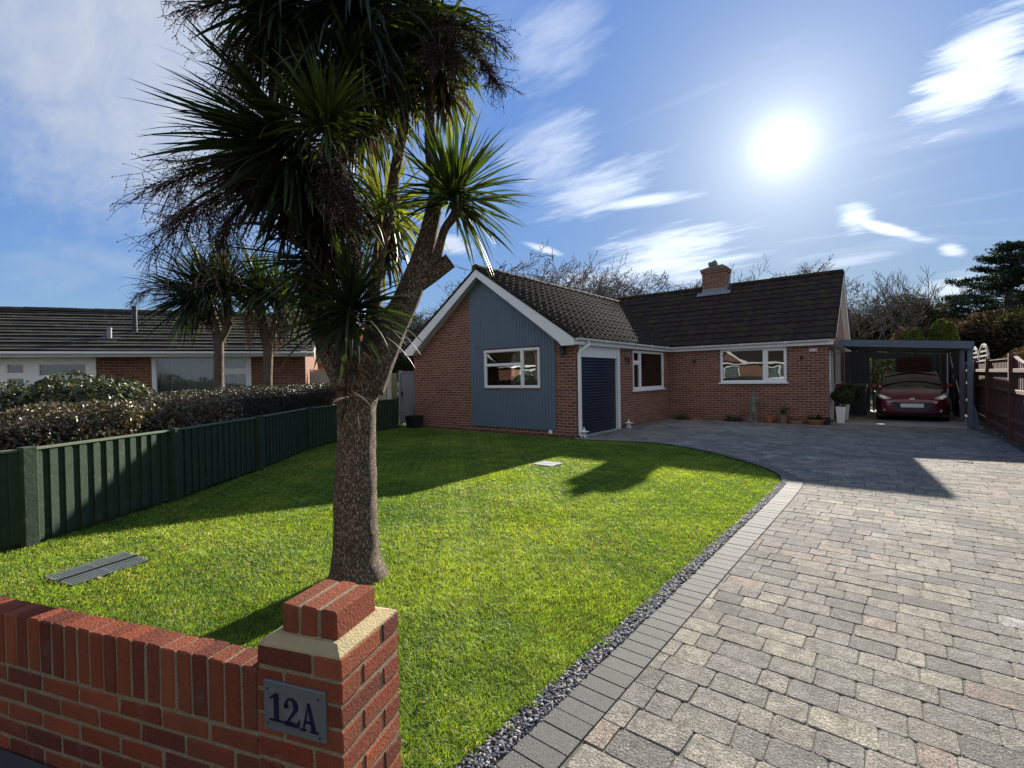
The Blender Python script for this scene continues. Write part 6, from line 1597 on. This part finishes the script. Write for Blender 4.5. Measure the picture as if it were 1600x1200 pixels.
# cabin: dark glasshouse with painted roof and pillars
gh=[(1.12,.74,.95),(1.30,.72,1.07),(1.62,.665,1.27),(1.88,.60,1.40)]
def gsec(y,zr,wb,wr,zb): return [(-wb,y,zb),(-wr,y,zr),(wr,y,zr),(wb,y,zb)]
gl=MB()
base=[(1.08,.70,.96),(1.92,.575,1.415),(3.10,.56,1.42),(3.58,.66,.98)]
# side profile polygons: windshield, side glass, rear glass
A0=(.715,1.06,.955);A1=(.575,1.86,1.405);B1=(.56,3.15,1.40);B0=(.68,3.60,.97);S0_=(.765,1.30,.965);S1=(.765,3.42,.98)
mir=lambda p:(-p[0],p[1],p[2])
def curvgrid(pl,pr,pl2,pr2,bulge,nu=8,nv=5):
    vs=[];fs=[]
    for j in range(nv+1):
        v=j/nv
        for i in range(nu+1):
            u=i/nu; a=Vector(pl).lerp(Vector(pl2),v); b_=Vector(pr).lerp(Vector(pr2),v); q=a.lerp(b_,u); k=4*u*(1-u)
            vs.append((q.x,q.y+bulge[0]*k,q.z+bulge[1]*k+bulge[2]*4*v*(1-v)))
    for j in range(nv):
        for i in range(nu): a=j*(nu+1)+i; fs.append((a,a+1,a+nu+2,a+nu+1))
    return vs,fs
vs,fs=curvgrid(mir(A0),A0,mir(A1),A1,(-.14,.0,.03)); gl.add(vs,fs); gl.build('windscreen',M['carglass'],CAR,smooth=True)
for s_ in (1,-1):
    q=MB(); P_=[(S0_[0]*s_,1.42,.975),(S1[0]*s_*.985,3.30,.99),(.60*s_,3.06,1.345),(.612*s_,1.98,1.345)]; q.add(P_,[(0,1,2,3)]); q.build('side_window',M['carglass'],CAR)
q=MB(); vs,fs=curvgrid(mir(B0),B0,mir(B1),B1,(.08,0,.02)); q.add(vs,fs); q.build('rear_window',M['carglass'],CAR,smooth=True)
rf=MB(); vs,fs=curvgrid((-.60,1.84,1.395),(.60,1.84,1.395),(-.59,3.18,1.40),(.59,3.18,1.40),(-.05,.055,.02),10,8); rf.add(vs,fs)
for s_ in (1,-1):
    rf.tube([(A0[0]*s_*1.01,A0[1],A0[2]-.01),(.655*s_,1.46,1.19),(.598*s_,1.86,1.395),(.59*s_,2.5,1.42),(.585*s_,3.15,1.395),(.69*s_,3.58,.98)],[.03,.028,.03,.03,.035,.05],7)
    rf.extr([(.792*s_,1.15,.93),(.792*s_,3.5,.95),(.735*s_,3.4,1.03),(.755*s_,1.30,.985)],(-.03*s_,0,0))
    rf.extr([(.745*s_,3.30,.99),(.72*s_,3.62,.96),(.575*s_,3.2,1.39),(.59*s_,3.02,1.36)],(-.02*s_,0,0))
    rf.extr([(.765*s_,2.33,.97),(.765*s_,2.42,.97),(.606*s_,2.40,1.37),(.606*s_,2.32,1.37)],(.004*s_,0,0))
rf.build('roof',PAINT,CAR,smooth=True)
q=MB(); q.box(-.62,.62,1.35,3.3,.70,1.0)
for s_ in (-.36,.36): q.bbox(s_-.22,s_+.22,2.1,2.3,.9,1.22,.04); q.bbox(s_-.12,s_+.12,2.14,2.24,1.22,1.36,.03)
q.build('seats',INT,CAR)
# dashboard papers / visor band and wipers
q=MB(); 
for s_,a in ((-.35,.45),(.20,.55)): q.tube([(s_,1.03,.975),(s_+a*.5,1.10-.10,1.03),(s_+a,1.03,.985)],.008,5)
q.build('wipers',BLK,CAR)
# bonnet shut lines
q=MB()
for s_ in (1,-1): q.tube([(.60*s_,.12,.755),(.66*s_,.35,.865),(.70*s_,.7,.925),(.70*s_,1.04,.965)],.005,5)
q.build('bonnet_seam',BLK,CAR)
# headlights
for s_ in (1,-1):
    q=MB(); P_=[(.42*s_,.055,.655),(.50*s_,.075,.69),(.62*s_,.13,.755),(.735*s_,.30,.825),(.755*s_,.36,.80),(.765*s_,.30,.70),(.70*s_,.17,.635),(.58*s_,.085,.615)]
    c_=Vector((.63*s_,.11,.71)); vs=[tuple(Vector(p)+Vector((s_*.012,-.03,.008))) for p in P_]+[tuple(c_+Vector((s_*.02,-.045,.012)))]; q.add(vs,[(i,(i+1)%8,8) for i in range(8)]); 
    ho=q.build('headlight',LAMP,CAR,smooth=False)
    q=MB(); q.tube([(.63*s_,.06,.70),(.63*s_,.040,.70)],.05,14); q.tube([(.70*s_,.13,.73),(.70*s_,.10,.73)],.035,12); q.build('bulb',CHR,ho)
    q=MB(); q.tube([(p[0]+s_*.012,p[1]-.033,p[2]+.008) for p in P_+P_[:1]],.007,5); q.build('rim',BLK,ho)
    q=MB(); q.tube([(.60*s_,.075,.335),(.60*s_,.045,.335)],.045,12); q.build('fog_light',AMB,CAR)
    q=MB(); q.bbox(.50*s_-.05,.50*s_+.05,-.002,.06,.535,.58,.015); q.build('running_light',LAMP,CAR)
    # mirrors
    q=MB(); q.bbox(.80*s_ if s_>0 else -.98,.98 if s_>0 else .80*s_,1.30,1.42,.93,1.06,.03); q.bar((.76*s_,1.38,.955),(.84*s_,1.38,.97),.05,.04); q.build('door_mirror',PAINT,CAR)
    q=MB(); q.bar((.835*s_,2.15,.80),(.835*s_,2.33,.80),.02,.03); q.build('door_handle',CHR,CAR)
    q=MB(); q.tube([(.832*s_,1.38,.30),(.838*s_,1.40,.6),(.80*s_,1.40,.95)],.004,4); q.tube([(.832*s_,2.42,.30),(.838*s_,2.42,.6),(.80*s_,2.40,.95)],.004,4); q.build('door_seam',BLK,CAR)
# grille: hexagonal mouth with bars, plate, emblem
q=MB(); q.extr([(-.48,.03,.56),(.48,.03,.56),(.42,.015,.40),(.30,.0,.30),(-.30,.0,.30),(-.42,.015,.40)],(0,-.035,0)); q.build('grille',BLK,CAR)
q=MB()
for k in range(5): z=.33+k*.05; w_=.30+.18*min(1,(z-.30)/.26); q.bar((-w_,-.040,z),(w_,-.040,z),.012,.01)
q.build('grille_bars',simple('grille gloss',(.03,.03,.034),.2),CAR)
q=MB(); q.bbox(-.255,.255,-.062,-.042,.415,.520,.004); q.build('number_plate',PLT,CAR)
q=MB(); ring=[(.062*math.cos(R(a)),-.012+.012*abs(math.cos(R(a))),.655+.034*math.sin(R(a))) for a in range(0,361,20)]; q.tube(ring,.006,6)
q.bar((-.035,-.014,.632),(-.018,-.010,.678),.012,.011,up=(0,-1,0)); q.bar((.018,-.014,.632),(.035,-.010,.678),.012,.011,up=(0,-1,0)); q.bar((-.024,-.014,.652),(.024,-.012,.660),.012,.011,up=(0,-1,0)); q.build('emblem',CHR,CAR)
q=MB(); q.tube([(-.47,.012,.60),(-.2,-.006,.612),(.2,-.006,.612),(.47,.012,.60)],.006,5); q.build('grille_trim',CHR,CAR)
q=MB(); q.extr([(-.72,.09,.235),(.72,.09,.235),(.60,.02,.20),(-.60,.02,.20)],(0,.06,-.03)); q.box(-.78,.78,.3,3.5,.14,.20); q.build('underside',BLK,CAR)
for wy in (.66,3.02):
    for s_ in (1,-1):
        q=MB(); cx=.74*s_
        prof=[(.20,-.08),(.285,-.085),(.30,-.06),(.302,0),(.30,.06),(.285,.085),(.20,.08)]
        vs=[];N_w=28
        for r_,o_ in prof:
            for k in range(N_w): t=2*math.pi*k/N_w; vs.append((cx+o_,wy+r_*math.cos(t),.302+r_*math.sin(t)))
        q.add(vs,[(i*N_w+k,i*N_w+(k+1)%N_w,(i+1)*N_w+(k+1)%N_w,(i+1)*N_w+k) for i in range(6) for k in range(N_w)]); wo=q.build('wheel',TYRE,CAR,smooth=True)
        q=MB(); q.tube([(cx+.05*s_,wy,.302),(cx+.07*s_,wy,.302)],.05,12)
        for k in range(5): a=R(72*k+20); q.bar((cx+.065*s_,wy,.302),(cx+.07*s_,wy+.20*math.cos(a),.302+.20*math.sin(a)),.05,.03,up=(s_,0,0))
        q.tube([(cx+.072*s_,wy+.20*math.cos(R(a)),.302+.20*math.sin(R(a))) for a in range(0,361,20)],.014,6); q.build('rim',ALLOY,wo)
        q=MB(); q.tube([(s_*.835,wy+.335*math.cos(R(a)),.302+.335*math.sin(R(a))) for a in range(-5,186,12)],.022,6); q.add([(s_*.842,wy,.302)]+[(s_*.842,wy+.32*math.cos(R(a)),.302+.32*math.sin(R(a))) for a in range(-15,196,15)],[(0,i,i+1) for i in range(1,15)]) if False else None; q.build('wheel_arch',BLK,CAR)
